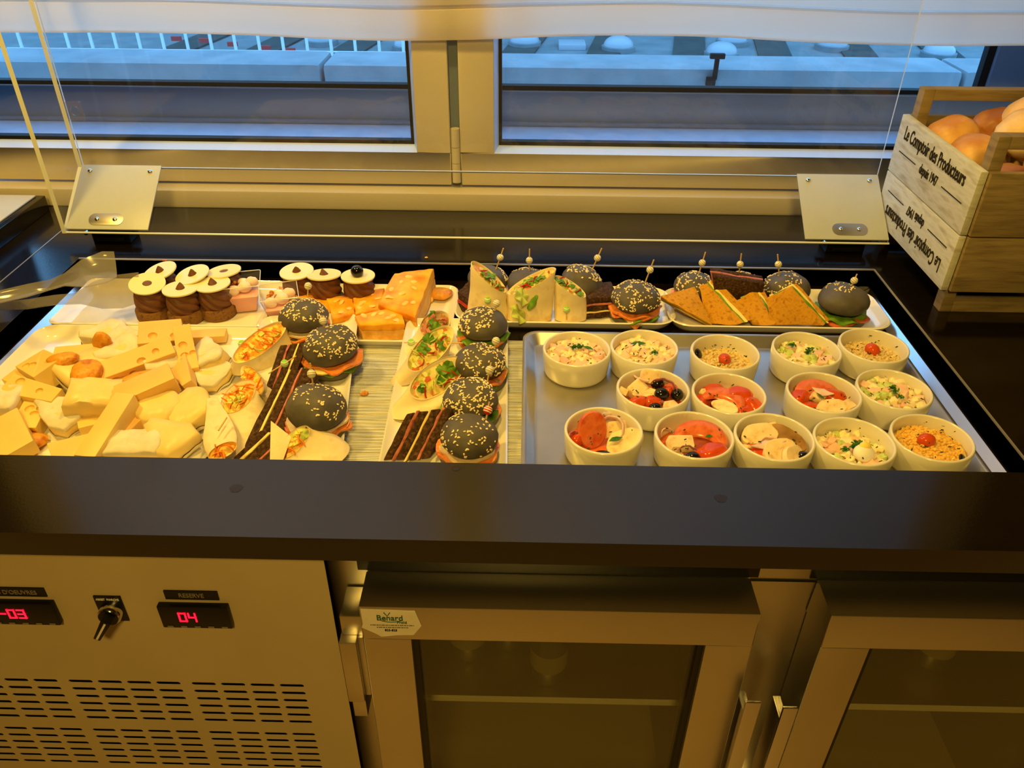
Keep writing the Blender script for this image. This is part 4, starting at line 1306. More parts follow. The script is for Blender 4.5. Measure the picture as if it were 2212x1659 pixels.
def slider(label, pos, r, rz=0.0, tilt=(0, 0), seeds=90, cover=(0.0, 0.0, 1.25), pick=None, fill=('salmon',), seed=1, dz=0.0, whole=(0, 0), stalk=None):
    """pos: centre of the domed top; the slider stands below it"""
    x, y, zb = pos
    t = thing('slider', label, 'slider', (x, y, zb), (whole[0], whole[1], rz), 'black bun sliders')
    hb, hf = 0.015, 0.010
    MB().lathe([(r * .55, 0.0), (r * .90, 0.001), (r * 1.02, 0.007), (r * 1.0, hb), (r * .5, hb + .001)], 28).jitter(0.0008, 60, seed).build('bun_bottom', 'bun_black', t)
    for i, f in enumerate(fill):
        zz = hb + 0.002 + i * 0.0032
        if f == 'salmon':
            ruffle(r * 1.07, zz + 0.001, 0.0034, 6, 0.0035, seed + i * 1.3, 0.0026).build('salmon_slice', 'salmon', t)
        elif f == 'lettuce':
            ruffle(r * 1.05, zz, 0.0034, 8, 0.002, seed + i * 2.1).build('lettuce_leaf', 'lettuce', t)
        elif f == 'cheese':
            ruffle(r * 1.04, zz, 0.0010, 3, 0.002, seed + i * .7, 0.002).build('cheese_slice', 'cheese_slice', t)
        elif f == 'tomato':
            ruffle(r * 1.06, zz, 0.0015, 3, 0.002, seed + i * .7, 0.003).build('tomato_slice', 'tomato_flesh', t)
        elif f == 'spread':
            ruffle(r * .98, zz, 0.0006, 3, 0.0, seed, 0.003).build('spread', 'dressing', t)
    if stalk:
        # tongue of salmon hanging out at the front
        m = MB()
        rows = []
        for k in range(7):
            q = k / 6
            w = 0.017 * (1 - q) ** .7 + 0.001
            rows.append([(stalk + s * w + 0.004 * q, -r * (0.75 + 0.38 * q), hb + 0.006 - 0.017 * q ** 1.4 + 0.002 * (1 - abs(s)) + o_) for s, o_ in ((-1, 0), (-.5, .0006), (0, .001), (.5, .0006), (1, 0), (.5, -.0012), (0, -.001), (-.5, -.0012))])
        m.loft(rows).build('salmon_tongue', 'salmon', t)
    H = r * 0.98
    z0 = hb + hf - 0.002 + dz
    TM = Matrix.Translation((0, 0, z0)) @ Euler((tilt[0], tilt[1], 0)).to_matrix().to_4x4()
    def dome(th, ph):
        d = V((math.sin(th) * math.cos(ph), math.sin(th) * math.sin(ph), math.cos(th)))
        j = 1 + 0.07 * noise.noise(d * 1.5 + V((seed * 3.7, seed, 0)))
        zz = H * (0.30 + 0.70 * d.z) if d.z > 0 else H * (0.30 + 0.42 * d.z)
        rr = r * (d.x * d.x + d.y * d.y) ** 0.5
        rr = rr if rr == 0 else rr
        return V((r * d.x * j, r * d.y * j, zz * j))
    rings = []
    for k in range(1, 15):
        th = PI * 0.86 * (15 - k) / 15 if k < 15 else 0
        rings.append([dome(th, 2 * PI * i / 30) for i in range(30)])
    top = MB().loft(rings, True, True, 0, TM).build('bun_top', 'bun_black', t, angle=80)
    rnd = random.Random(seed * 101)
    sm = MB()
    cnt = 0
    c0 = V((math.sin(cover[1]) * math.cos(cover[0]), math.sin(cover[1]) * math.sin(cover[0]), math.cos(cover[1])))
    tries = 0
    while cnt < seeds and tries < 6000:
        tries += 1
        u = rnd.uniform(-0.1, 1)
        th, ph = math.acos(u), rnd.uniform(0, 2 * PI)
        d = V((math.sin(th) * math.cos(ph), math.sin(th) * math.sin(ph), u))
        if d.angle(c0) > cover[2] or noise.noise(d * 3.2 + V((seed * 9.1, 0, 0))) < -0.12:
            continue
        p = dome(th, ph)
        nrm = V((d.x / r, d.y / r, max(d.z, 0.02) / (H * .7))).normalized()
        q = nrm.to_track_quat('Z', 'Y').to_matrix().to_4x4() @ Matrix.Rotation(rnd.uniform(0, 6.3), 4, 'Z')
        s = rnd.uniform(.85, 1.15)
        sm.ball((0, 0, 0.0004), (0.00185 * s, 0.00110 * s, 0.0007), 7, 4, 0, TM @ Matrix.Translation(p) @ q)
        cnt += 1
    so = sm.build('sesame_seeds', 'sesame', top)
    so['kind'] = 'stuff'
    if pick:
        bx, by, lx, ly, ln, col, fb = pick          # foot on the dome, lean, length, bead colour, bead place
        rr0 = math.hypot(bx, by) / r
        th = math.asin(min(0.95, rr0))
        p0 = TM @ dome(th, math.atan2(by, bx)) - V((0, 0, 0.006))
        d = V((lx, ly, 1)).normalized()
        p1 = p0 + d * (ln + 0.006)
        sk = MB().tube([p0, p1], 0.0011, 7).build('skewer', 'pick_wood', t)
        c = p0.lerp(p1, fb)
        q = d.to_track_quat('Z', 'Y').to_matrix().to_4x4() @ Matrix.Rotation(0.5, 4, 'X')
        b = bead_mb((0, 0, 0), 0.0058)
        for v_ in b.v:
            v_.xyz = (Matrix.Translation(c) @ q) @ v_
        b.build('bead', ['bead_' + col, 'bead_line' if col == 'white' else 'bead_white'], sk)
    return t

SALM = ('salmon', 'lettuce')
def sp(p, zb):
    return (p[0], p[1], zb)
ZD, ZF = 0.8655, 0.8572
# platter beside the cheese
slider('black sesame slider at the back of the platter beside the cheese', sp((-0.335, 1.0606, 0.9), ZD + .004), 0.0375, seeds=217, cover=(0.6, 0.3, 1.3), pick=(0.004, 0.020, 0.1, 0.3, 0.022, 'white', .9), fill=('salmon', 'spread'), seed=3)
slider('large black sesame slider showing its fillings, next to the custard cake', sp((-0.275, 0.9791, 0.9), ZD), 0.0400, tilt=(0.10, -0.10), seeds=217, cover=(0.3, 0.25, 1.3), pick=(-0.010, 0.026, -0.12, 0.25, 0.016, 'white', .62), fill=('lettuce', 'cheese', 'salmon'), seed=4, dz=0.002)
slider('sesame slider with a tilted lid behind the front wrap', sp((-0.2663, 0.8303, 0.893), ZD - .004), 0.0385, tilt=(0.18, 0.16), seeds=108, cover=(0.8, 0.5, 1.2), pick=(-0.008, 0.020, -0.05, 0.25, 0.030, 'white', .6), fill=('salmon', 'salmon', 'spread'), seed=5, dz=0.006)
# middle platter
slider('black sesame slider at the back end of the middle platter', sp((-0.0605, 1.0444, 0.902), ZD + .004), 0.0370, seeds=188, cover=(3.6, 0.5, 1.0), pick=(0.018, 0.008, 0.12, 0.15, 0.016, 'white', .75), fill=('salmon', 'lettuce'), seed=6)
slider('black sesame slider over green leaf, second on the middle platter', sp((-0.0588, 0.9441, 0.902), ZD + .002), 0.0368, seeds=159, cover=(5.2, 0.6, 1.1), pick=(0.020, 0.010, 0.15, 0.2, 0.016, 'white', .75), fill=('lettuce', 'salmon'), seed=7)
slider('densely seeded black slider, third on the middle platter', sp((-0.0673, 0.8602, 0.9), ZD - .001), 0.0365, seeds=275, cover=(4.0, 0.4, 1.35), pick=(0.020, 0.012, 0.2, 0.35, 0.026, 'white', .68), fill=('salmon', 'lettuce'), seed=8)
slider('black slider with a red striped bead at the front of the middle platter', sp((-0.0652, 0.7794, 0.897), ZD - .004), 0.0360, tilt=(0.05, 0.10), seeds=87, cover=(4.4, 0.6, 1.3), pick=(0.018, 0.018, 0.18, 0.35, 0.022, 'red', .62), fill=('tomato', 'salmon', 'spread'), seed=9, dz=0.003)
# back centre platter
slider('nearly seedless slider behind the leftmost wrap at the back', sp((-0.0623, 1.2204, 0.898), ZF), 0.0345, tilt=(0, 0.12), seeds=58, cover=(0.2, 1.0, 0.5), pick=(0.010, 0.0, 0.32, 0.0, 0.040, 'white', .62), fill=('salmon', 'spread'), seed=10)
slider('black slider hidden behind the middle wrap at the back', sp((0.0066, 1.2089, 0.898), ZF), 0.0355, seeds=72, cover=(1.6, 0.9, 0.8), pick=(0.002, 0.0, 0.0, 0.0, 0.040, 'white', .55), fill=('salmon', 'spread'), seed=11)
slider('tilted sesame slider above the rye stack at the back', sp((0.0949, 1.2083, 0.898), ZF), 0.0355, tilt=(0.06, 0.28), seeds=174, cover=(1.6, 0.4, 1.1), pick=(0.006, 0.0, 0.34, 0.0, 0.042, 'white', .62), fill=('lettuce', 'salmon'), seed=12, dz=0.006)
slider('sesame slider with salmon hanging out, right end of the back centre platter', sp((0.1816, 1.1551, 0.893), ZF), 0.0395, tilt=(0.05, 0), seeds=217, cover=(4.9, 0.5, 1.4), pick=(0.012, 0.008, 0.24, 0.0, 0.042, 'white', .62), fill=('lettuce', 'salmon', 'salmon'), seed=13, stalk=-0.006, dz=0.002)
# back right platter
slider('leftmost sesame slider behind the orange sandwiches', sp((0.2852, 1.2081, 0.896), ZF), 0.0335, seeds=159, cover=(4.7, 0.4, 1.3), pick=(0.004, 0.0, 0.14, 0.0, 0.040, 'white', .58), fill=('lettuce', 'salmon'), seed=14)
slider('sesame slider behind the upright rye sandwich at the back right', sp((0.3644, 1.2072, 0.896), ZF), 0.0345, seeds=159, cover=(1.0, 0.4, 1.3), pick=(-0.008, 0.0, -0.06, 0.0, 0.040, 'white', .58), fill=('salmon', 'spread'), seed=15)
slider('third sesame slider behind the orange sandwiches', sp((0.4392, 1.2034, 0.894), ZF), 0.0375, seeds=116, cover=(3.0, 0.6, 1.2), pick=(-0.016, 0.0, -0.26, 0.0, 0.040, 'white', .6), fill=('lettuce', 'salmon'), seed=16)
slider('plain dark slider at the right end of the back right platter', sp((0.5161, 1.1559, 0.888), ZF), 0.0400, tilt=(0.04, 0), seeds=43, cover=(2.6, 0.3, 0.6), pick=(0.010, 0.008, 0.14, 0.0, 0.020, 'white', .55), fill=('tomato', 'lettuce'), seed=17, dz=0.003)

# ------------------------------------------------------------------ wraps
VIEW = V((0, -0.82, 0.57))
def wrap(label, P1, P2, hw, base, bu, bv, fillmat, bits, seed, vdir=None, pick=None, recess=0.004, teardrop=0.0, fold=None, bulge=0.0):
    P1, P2, base = V(P1), V(P2), V(base)
    C = (P1 + P2) / 2
    U = (P2 - P1) / 2
    Vv = (V(vdir).normalized() if vdir else U.cross(VIEW).normalized()) * hw
    t = thing('tortilla_wrap', label, 'wrap', (base.x, base.y, base.z), group='tortilla wraps')
    n = 36
    O = base.copy()
    Ub, Vb = V(bu), V(bv)
    nrm = U.cross(Vv).normalized()
    if nrm.dot(C - base) < 0:
        nrm = -nrm
    def ring(c, u, v, s=1.0):
        out = []
        for i in range(n):
            a = 2 * PI * i / n
            ca, sa = math.cos(a), math.sin(a)
            k = 1 - teardrop * max(0, ca) ** 2
            out.append(c + u * ca * s + v * sa * s * k - O)
        return out
    rings = [ring(C - nrm * recess * 2.5, U, Vv, 0.86), ring(C - nrm * recess * .5, U, Vv, 0.93), ring(C, U, Vv, 0.965), ring(C + nrm * .0004, U, Vv, 0.985), ring(C - nrm * .0006, U, Vv, 1.0)]
    for k in range(1, 8):
        q = k / 8
        e = q * q * (3 - 2 * q)
        c = C.lerp(base, q)
        u, v = U.lerp(Ub, e), Vv.lerp(Vb, e)
        rg = ring(c, u, v, 1 + bulge * math.sin(PI * q))
        rings.append([p + noise.noise_vector((p + O) * 38 + V((seed, 0, 0))) * 0.0016 for p in rg])
    rings.append(ring(base, Ub, Vb))
    MB().loft(rings, False, True).build('tortilla', 'tortilla', t, angle=65)
    fr = []
    for k in range(7):
        s = 0.93 * (1 - k / 7)
        rg = ring(C - nrm * recess, U, Vv, s)
        fr.append([p + nrm * (0.0022 * noise.noise((p + O) * 170 + V((seed, 3, 0))) + recess * .75 * (1 - s * s)) for p in rg])
    MB().loft(fr, False, True).build('filling', fillmat, t)
    rnd = random.Random(seed)
    for i, (nm, mt, cnt) in enumerate(bits):
        for j in range(cnt):
            a, r = rnd.uniform(0, 2 * PI), 0.72 * math.sqrt(rnd.random())
            p = C + U * math.cos(a) * r + Vv * math.sin(a) * r + nrm * 0.0006 - O
            M = Matrix.Translation(p) @ nrm.to_track_quat('Z', 'Y').to_matrix().to_4x4() @ Euler((rnd.uniform(-.5, .5), rnd.uniform(-.5, .5), rnd.uniform(0, 6))).to_matrix().to_4x4()
            s = rnd.uniform(.8, 1.2)
            if nm in ('pepper_strip', 'carrot_strip', 'cabbage_strip'):
                m = MB().tube([(-.008 * s, 0, 0), (-.003 * s, .0015, .001), (.003 * s, .0012, .0012), (.008 * s, -.001, 0)], [.0007, .0012, .0012, .0007], 6, 0, M)
            elif nm == 'lettuce_piece':
                m = ruffle(.008 * s, 0, .0016, 4, .001, seed + j, .0008)
                for v_ in m.v:
                    v_.xyz = M @ v_
            else:
                m = MB().cbox((0, 0, 0), (.007 * s, .005 * s, .0035), 0, M).jitter(.0009, 90, j)
            m.build(nm, mt, t)
    if fold:
        pts = [V(p) - O for p in fold]
        cen = sum(pts, V()) / len(pts)
        nn = (pts[1] - pts[0]).cross(pts[2] - pts[0]).normalized()
        m = MB()
        k = len(pts)
        m.loft([[p - nn * .001 for p in pts], [p + nn * .001 for p in pts]])
        m.build('tortilla_fold', 'tortilla', t, bevel=0.0006)
    if pick:
        a, b, col, fb = pick
        a, b = V(a) - O, V(b) - O
        sk = MB().tube([a, b], 0.001, 7).build('toothpick', 'pick_wood', t)
        if col:
            bead_mb(a.lerp(b, fb), 0.0056).build('bead', ['bead_' + col, 'bead_white'], sk)
    return t

CAR = (('carrot_strip', 'carrot', 13), ('egg_piece', 'egg', 9), ('cabbage_strip', 'lettuce_pale', 4))
MIX = (('pepper_strip', 'pepper_red', 5), ('lettuce_piece', 'lettuce', 5), ('cabbage_strip', 'lettuce_pale', 6))
wrap('carrot wrap at the back of the platter beside the cheese', (-0.4093, 0.9491, 0.893), (-0.356, 1.0362, 0.908), 0.0165, (-0.3842, 0.9969, 0.866), (0.034, 0.040, 0), (0.020, -0.014, 0), 'fill_carrot', CAR, 1, pick=((-0.414, 0.9889, 0.897), (-0.3945, 0.9936, 0.9), 'green', .25))
wrap('narrow carrot wrap squeezed between two others beside the cheese', (-0.3882, 0.9238, 0.902), (-0.3473, 0.8722, 0.895), 0.0120, (-0.3685, 0.9166, 0.866), (0.014, -0.030, 0), (0.020, 0.006, 0), 'fill_carrot', (('carrot_strip', 'carrot', 7), ('egg_piece', 'egg', 3)), 2, pick=((-0.3132, 0.933, 0.915), (-0.3511, 0.918, 0.895), 'green', .42))
wrap('carrot wrap with a rolled open end leaning over the cheese platter', (-0.3872, 0.834, 0.89), (-0.3625, 0.8857, 0.905), 0.0165, (-0.3612, 0.8215, 0.866), (0.012, 0.052, 0), (0.022, -0.006, 0), 'fill_carrot', CAR, 3)
wrap('egg wrap with a folded flap at the front edge of the well', (-0.2957, 0.752, 0.882), (-0.2656, 0.7908, 0.902), 0.0115, (-0.2468, 0.7748, 0.868), (0.020, 0.030, 0), (0.022, -0.012, 0), 'fill_carrot', (('egg_piece', 'egg', 8), ('lettuce_piece', 'lettuce_pale', 2), ('carrot_strip', 'carrot', 3)), 4,
     fold=((-0.3121, 0.7931, 0.908), (-0.2838, 0.7765, 0.896), (-0.2882, 0.7463, 0.884), (-0.3025, 0.7411, 0.888)), bulge=0.12)
wrap('flat folded wrap with a toothpick lying over the front cheese', (-0.38, 0.7473, 0.884), (-0.3506, 0.7694, 0.89), 0.0085, (-0.407, 0.8513, 0.898), (0.006, 0.004, 0), (0.004, -0.006, 0.002), 'fill_carrot', (('carrot_strip', 'carrot', 5),), 5, pick=((-0.3719, 0.7742, 0.906), (-0.3688, 0.7983, 0.908), None, 0), bulge=0.35)
wrap('tuna wrap at the back of the middle platter', (-0.1505, 1.0287, 0.896), (-0.1148, 1.0704, 0.908), 0.0185, (-0.1446, 1.0442, 0.868), (0.030, 0.030, 0), (0.016, -0.014, 0), 'fill_tuna', (('tuna_piece', 'ham', 7), ('lettuce_piece', 'lettuce', 4), ('pepper_strip', 'pepper_red', 2)), 6)
wrap('pepper and leaf wrap, middle of three on the middle platter', (-0.159, 0.9394, 0.89), (-0.1052, 1.0245, 0.912), 0.0195, (-0.1505, 0.9731, 0.868), (0.032, 0.040, 0), (0.018, -0.012, 0), 'fill_mix', MIX, 7, pick=((-0.1754, 1.0106, 0.892), (-0.0873, 0.9988, 0.9), 'green', .12))
wrap('wide open salad wrap nearest the front on the middle platter', (-0.1496, 0.882, 0.886), (-0.0828, 0.9381, 0.91), 0.0215, (-0.14, 0.8816, 0.868), (0.036, 0.024, 0), (0.018, -0.016, 0), 'fill_mix', MIX, 8)
wrap('tall pointed wrap at the left of the back centre platter', (-0.0277, 1.15, 0.9057), (-0.0839, 1.16, 0.9524), 0.017, (-0.0592, 1.144, 0.859), (-0.033, 0, 0), (0, 0.014, 0), 'fill_mix', MIX, 9, vdir=(0.1, 0.95, 0.15), pick=((-0.0573, 1.13, 0.9058), (-0.0572, 1.137, 0.8802), 'green', .25))
wrap('middle wrap at the back with leaves spilling down its face', (-0.0262, 1.15, 0.9024), (0.0509, 1.16, 0.9431), 0.017, (0.0097, 1.1461, 0.859), (0.037, 0, 0), (0, 0.014, 0), 'fill_mix', MIX, 10, vdir=(-0.1, 0.95, 0.15))
wrap('square wrap at the back, right of the two pointed ones', (0.1008, 1.15, 0.8995), (0.0477, 1.158, 0.9294), 0.016, (0.0772, 1.1482, 0.859), (-0.026, 0, 0), (0, 0.013, 0), 'fill_mix', MIX, 11, vdir=(0.1, 0.95, 0.15), pick=((0.069, 1.128, 0.8907), (0.0703, 1.133, 0.8658), 'green', .2))
for p, s, rx, lab in (((-0.0022, 1.128, 0.9095), 1.1, 0.9, 'pale lettuce scrap high on the middle back wrap'), ((-0.0076, 1.12, 0.882), 1.3, 0.8, 'pale lettuce scrap at the foot of the middle back wrap')):
    o = ruffle(0.013 * s, 0, 0.003, 5, 0.001, s * 3).build('lettuce_scrap', 'lettuce_pale')
    o.location = p
    o.rotation_euler = (rx, 0, s)
    tag(o, lab, 'lettuce')
o = ruffle(0.011, 0, 0.001, 2, 0.001, 5, stretch=(.5, 1.2)).build('leaf', 'lettuce')
o.location = (0.0142, 1.127, 0.8987)
o.rotation_euler = (1.0, 0.3, -0.6)
tag(o, 'small green leaf stuck to the middle back wrap', 'leaf')

# ------------------------------------------------------------------ sandwiches
def sandwich(name, label, pts, T, layers, group, seed=1, jit=0.0012):
    pts = [V(p) for p in pts]
    T = V(T)
    org = V((sum(p.x for p in pts) / len(pts), sum(p.y for p in pts) / len(pts), min(p.z for p in pts)))
    t = thing(name, label, 'sandwich', org, group=group)
    tot = sum(l[1] for l in layers)
    s = 0.0
    cen = sum(pts, V()) / len(pts)
    for i, (nm, w, mt) in enumerate(layers):
        g = 0.0 if 'bread' in nm else 0.015
        grow = 1.0 + (RND.uniform(-.03, .02) if 'bread' in nm else RND.uniform(0.0, .05))
        a, b = s / tot + (0.004 if i else 0), (s + w) / tot
        s += w
        ra = [cen + (p - cen) * grow + T * a - org for p in pts]
        rb = [cen + (p - cen) * grow + T * b - org for p in pts]
        n = len(ra)
        def dens(r):
            o = []
            for k in range(n):
                for f in range(6):
                    p = r[k].lerp(r[(k + 1) % n], f / 6)
                    o.append(p + noise.noise_vector((p + org) * 75 + V((i * 4.1, 0, 0))) * (0.0016 if 'bread' in nm else 0.0022))
            return o
        da, db = dens(ra), dens(rb)
        ca, cb = sum(da, V()) / len(da), sum(db, V()) / len(db)
        ia = [ca + (p - ca) * 0.96 for p in da]
        ib = [cb + (p - cb) * 0.96 for p in db]
        dv = (T * (b - a)) * 0.10
        MB().loft([ia, [p + dv for p in da], [p - dv for p in db], ib]).build(nm, mt, t, angle=55)
    return t
RYE = [('bread_slice', 8, 'rye'), ('ham_slice', 3, 'ham'), ('bread_slice', 8, 'rye'), ('cheese_slice', 2.4, 'cheese_slice'), ('bread_slice', 8, 'rye')]
RYE3 = [('bread_slice', 8, 'rye'), ('ham_slice', 3, 'ham'), ('bread_slice', 8, 'rye')]
GR = 'dark rye sandwiches'
sandwich('rye_sandwich', 'rye ham and cheese sandwich behind the striped green bead', ((-0.3594, 0.9083, 0.868), (-0.3576, 1.0074, 0.868), (-0.3477, 0.9761, 0.906)), (0.036, 0.004, 0), RYE, GR)
sandwich('rye_sandwich', 'large rye sandwich between the carrot wraps and the tilted slider', ((-0.3522, 0.7904, 0.868), (-0.326, 0.9093, 0.868), (-0.3262, 0.898, 0.914)), (0.046, 0.006, 0.0), [('bread_slice', 7, 'rye'), ('cheese_slice', 2.4, 'cheese_slice'), ('bread_slice', 8, 'rye'), ('ham_slice', 2.5, 'ham'), ('bread_slice', 12, 'rye')], GR)
sandwich('rye_sandwich', 'rye sandwich with a thick cheese layer at the front edge', ((-0.3615, 0.7678, 0.866), (-0.3213, 0.8129, 0.866), (-0.3276, 0.7962, 0.89)), (0.046, -0.016, 0.0), [('bread_slice', 5, 'rye'), ('cheese_slice', 3, 'cheese_slice'), ('bread_slice', 10, 'rye'), ('ham_slice', 2, 'ham'), ('bread_slice', 8, 'rye')], GR)
sandwich('rye_sandwich', 'rye and ham sandwich at the front left of the middle platter', ((-0.1723, 0.7669, 0.868), (-0.1346, 0.8351, 0.868), (-0.1455, 0.8133, 0.908)), (0.027, 0.006, 0.0), RYE3, GR)
sandwich('rye_sandwich', 'rye and cheese sandwich beside the red bead slider', ((-0.1458, 0.7676, 0.868), (-0.1103, 0.8358, 0.868), (-0.1182, 0.821, 0.908)), (0.030, 0.006, 0.0), [('cheese_slice', 2.4, 'cheese_slice'), ('bread_slice', 9, 'rye'), ('ham_slice', 2.4, 'ham'), ('bread_slice', 9, 'rye')], GR)
sandwich('rye_sandwich', 'flat rye sandwich stack between the square wrap and the salmon slider', ((0.0999, 1.1458, 0.859), (0.1538, 1.1567, 0.859), (0.1475, 1.2108, 0.859), (0.1052, 1.2013, 0.859)), (0, 0.004, 0.036), [('bread_slice', 8, 'rye'), ('cheese_slice', 2, 'cheese_slice'), ('bread_slice', 8, 'rye'), ('ham_slice', 2.5, 'ham'), ('bread_slice', 9, 'rye')], GR)
sandwich('rye_sandwich', 'upright rye sandwich among the sliders at the back right', ((0.3046, 1.172, 0.9281), (0.3902, 1.172, 0.9153), (0.3911, 1.172, 0.8684), (0.3181, 1.172, 0.8672)), (0, 0.026, 0.002), RYE3, GR)
OR = [('bread_slice', 8, 'orange_bread'), ('lettuce_leaf', 1.5, 'lettuce'), ('cheese_slice', 2, 'cheese_slice'), ('bread_slice', 7, 'orange_bread')]
GO = 'orange bread sandwiches'
sandwich('orange_sandwich', 'orange bread sandwich at the left, its flat face up', ((0.2201, 1.16, 0.8961), (0.2813, 1.182, 0.9034), (0.3018, 1.112, 0.8708)), (0.002, 0.016, -0.014), OR, GO)
sandwich('orange_sandwich', 'second orange sandwich, lying along its layered cut edge', ((0.2868, 1.18, 0.9053), (0.3384, 1.112, 0.8714), (0.2964, 1.135, 0.86)), (0.030, 0.010, 0.008), OR, GO)
sandwich('orange_sandwich', 'third orange sandwich, leaning and narrow', ((0.3455, 1.16, 0.8897), (0.3718, 1.172, 0.9007), (0.3959, 1.114, 0.8721), (0.368, 1.125, 0.8653)), (0.018, 0.012, 0.004), OR, GO)
sandwich('orange_sandwich', 'rightmost orange sandwich with a wide front face', ((0.3872, 1.142, 0.9043), (0.4237, 1.156, 0.9166), (0.4748, 1.11, 0.8741), (0.3929, 1.118, 0.8697)), (0.016, 0.014, 0.003), OR, GO)

# ------------------------------------------------------------------ chocolate pastries
def pastry(label, disc, tilt=(0, 0), tip=True, ball=False, seed=0, zb=0.857):
    t = thing('chocolate_pastry', label, 'pastry', (disc[0], disc[1], zb), (0, 0, seed), 'chocolate pastries with white discs')
    MB().lathe([(0.022, 0.0005), (0.0275, 0.0), (0.0290, 0.003), (0.0290, 0.0155), (0.0275, 0.0185), (0.015, 0.0195)], 30).jitter(0.0009, 70, seed).build('cake_base', 'choc_base', t)
    rings = []
    nn, kk = 84, 22
    for k in range(kk + 1):
        q = k / kk
        r0 = 0.0205 + 0.0022 * math.sin(PI * min(1, q * 1.15)) - 0.002 * q ** 3
        rg = []
        for i in range(nn):
            an = 2 * PI * i / nn
            rr0 = r0 + 0.0040 * abs(math.sin(3.5 * an + 7.5 * q + 0.5 * math.sin(an * 2 + seed))) ** 0.8
            rg.append((rr0 * math.cos(an), rr0 * math.sin(an), 0.0185 + 0.034 * q))
        rings.append(rg)
    MB().loft(rings).build('cream_swirl', 'choc_cream', t, angle=70)
    DM = Matrix.Translation((0, 0, 0.0535 + 0.018 * (abs(tilt[0]) + abs(tilt[1])))) @ Euler((tilt[0], tilt[1], 0)).to_matrix().to_4x4()
    R0, R1 = 0.0278, 0.0072
    d = MB()
    n = 40
    def c(r, z):
        return [(r * math.cos(2 * PI * i / n), r * math.sin(2 * PI * i / n), z) for i in range(n)]
    d.loft([c(R1, 0), c(R0, 0), c(R0, .0022), c(R1, .0022), c(R1, 0)], False, False, 0, DM)
    dd = d.build('white_chocolate_disc', 'white_choc', t, angle=40)
    tp = MB()
    if tip:
        tp.loft([[((0.0066 * (1 - q) ** .8 + .0006) * (1 + .18 * math.cos(5 * a + 3 * q)) * math.cos(a) + 0.002 * q, (0.0066 * (1 - q) ** .8 + .0006) * (1 + .18 * math.cos(5 * a + 3 * q)) * math.sin(a), 0.0005 + 0.011 * q) for a in [2 * PI * i / 20 for i in range(20)]] for q in [0, .2, .4, .6, .8, 1]], True, True, 0, DM)
    else:
        tp.lathe([(0.0070, -.001), (0.006, 0.0012), (0.002, 0.0018)], 16, 0, DM)
    tp.build('cream_tip', 'choc_cream', t)
    if ball:
        MB().ball((0, 0.001, 0.0098), 0.0105, 22, 14, 0, DM).build('glazed_berry', 'black_ball', t)
DZ = 0.913
pastry('chocolate pastry at the front left, nearest the tongs', (-0.6024, 1.1388, 0.913), (0.22, 0.05), tip=False, seed=0.3)
pastry('chocolate pastry at the front middle with a tall cream tip', (-0.5479, 1.1325, 0.913), (0.0, 0.0), seed=1.2)
pastry('chocolate pastry at the front right beside the pink dessert', (-0.5012, 1.1484, 0.913), (-0.04, 0.0), seed=2.1)
pastry('chocolate pastry at the back left with a tilted disc', (-0.5974, 1.1802, 0.913), (0.12, -0.22), seed=0.1)
pastry('chocolate pastry at the back middle with a tilted disc', (-0.5409, 1.1719, 0.913), (0.10, -0.20), seed=0.2)
pastry('chocolate pastry at the back right behind the pink dessert', (-0.4963, 1.1919, 0.913), (0.10, -0.02), tip=False, seed=4.4)
pastry('chocolate pastry behind the custard cake, first from the left', (-0.3765, 1.1957, 0.913), (0.05, 0.06), tip=True, seed=5.0)
pastry('chocolate pastry behind the custard cake, second from the left', (-0.3285, 1.1837, 0.913), (0.12, 0.03), tip=True, seed=3.0)
pastry('chocolate pastry topped with a glossy black berry', (-0.2731, 1.1854, 0.913), (0.02, 0.0), tip=False, ball=True, seed=2.5)

def dessert(label, base, rz):
    t = thing('dessert_cup', label, 'dessert', base, (0, 0, rz), 'pink desserts in clear cups')
    def sq(w, z):
        return [(x, y, z) for x, y in rrect(0, 0, w, w, 0.003, 2)]
    MB().loft([sq(0.036, 0.0), sq(0.060, 0.052)], True, False).build('clear_cup', 'cup_clear', t, angle=30)
    MB().tube([V(p) for p in sq(0.060, 0.052)] + [V(sq(0.060, 0.052)[0])], 0.0007, 5).build('cup_rim', 'acrylic_edge', t)
    MB().loft([sq(0.0345, 0.0015), sq(0.0475, 0.030), sq(0.040, 0.0315)]).build('pink_mousse', 'mousse_pink', t, angle=30)
    for i, (x, y, z, s) in enumerate(((-0.014, -0.010, 0.038, 1.0), (0.004, -0.006, 0.041, 1.05), (0.016, 0.004, 0.044, .95), (0.0, 0.014, 0.040, .8))):
        MB().ball((x, y, z), (0.0105 * s, 0.0095 * s, 0.009 * s), 16, 10, jit=.15, seed=i).build('marshmallow', 'marshmallow', t)
    m = MB()
    rnd = random.Random(5)
    for i in range(26):
        m.ball((rnd.uniform(-.018, .012), rnd.uniform(0.004, .020), 0.036 + rnd.uniform(0, .008)), rnd.uniform(.0016, .0034), 6, 4)
    m.build('crumble', 'crumble', t, smooth=False)['kind'] = 'stuff'
dessert('pink mousse in a clear cup beside the chocolate pastries', (-0.4631, 1.1728, 0.857), 0.25)
dessert('pink mousse in a clear cup half hidden behind a slider', (-0.3918, 1.1344, 0.857), 0.3)

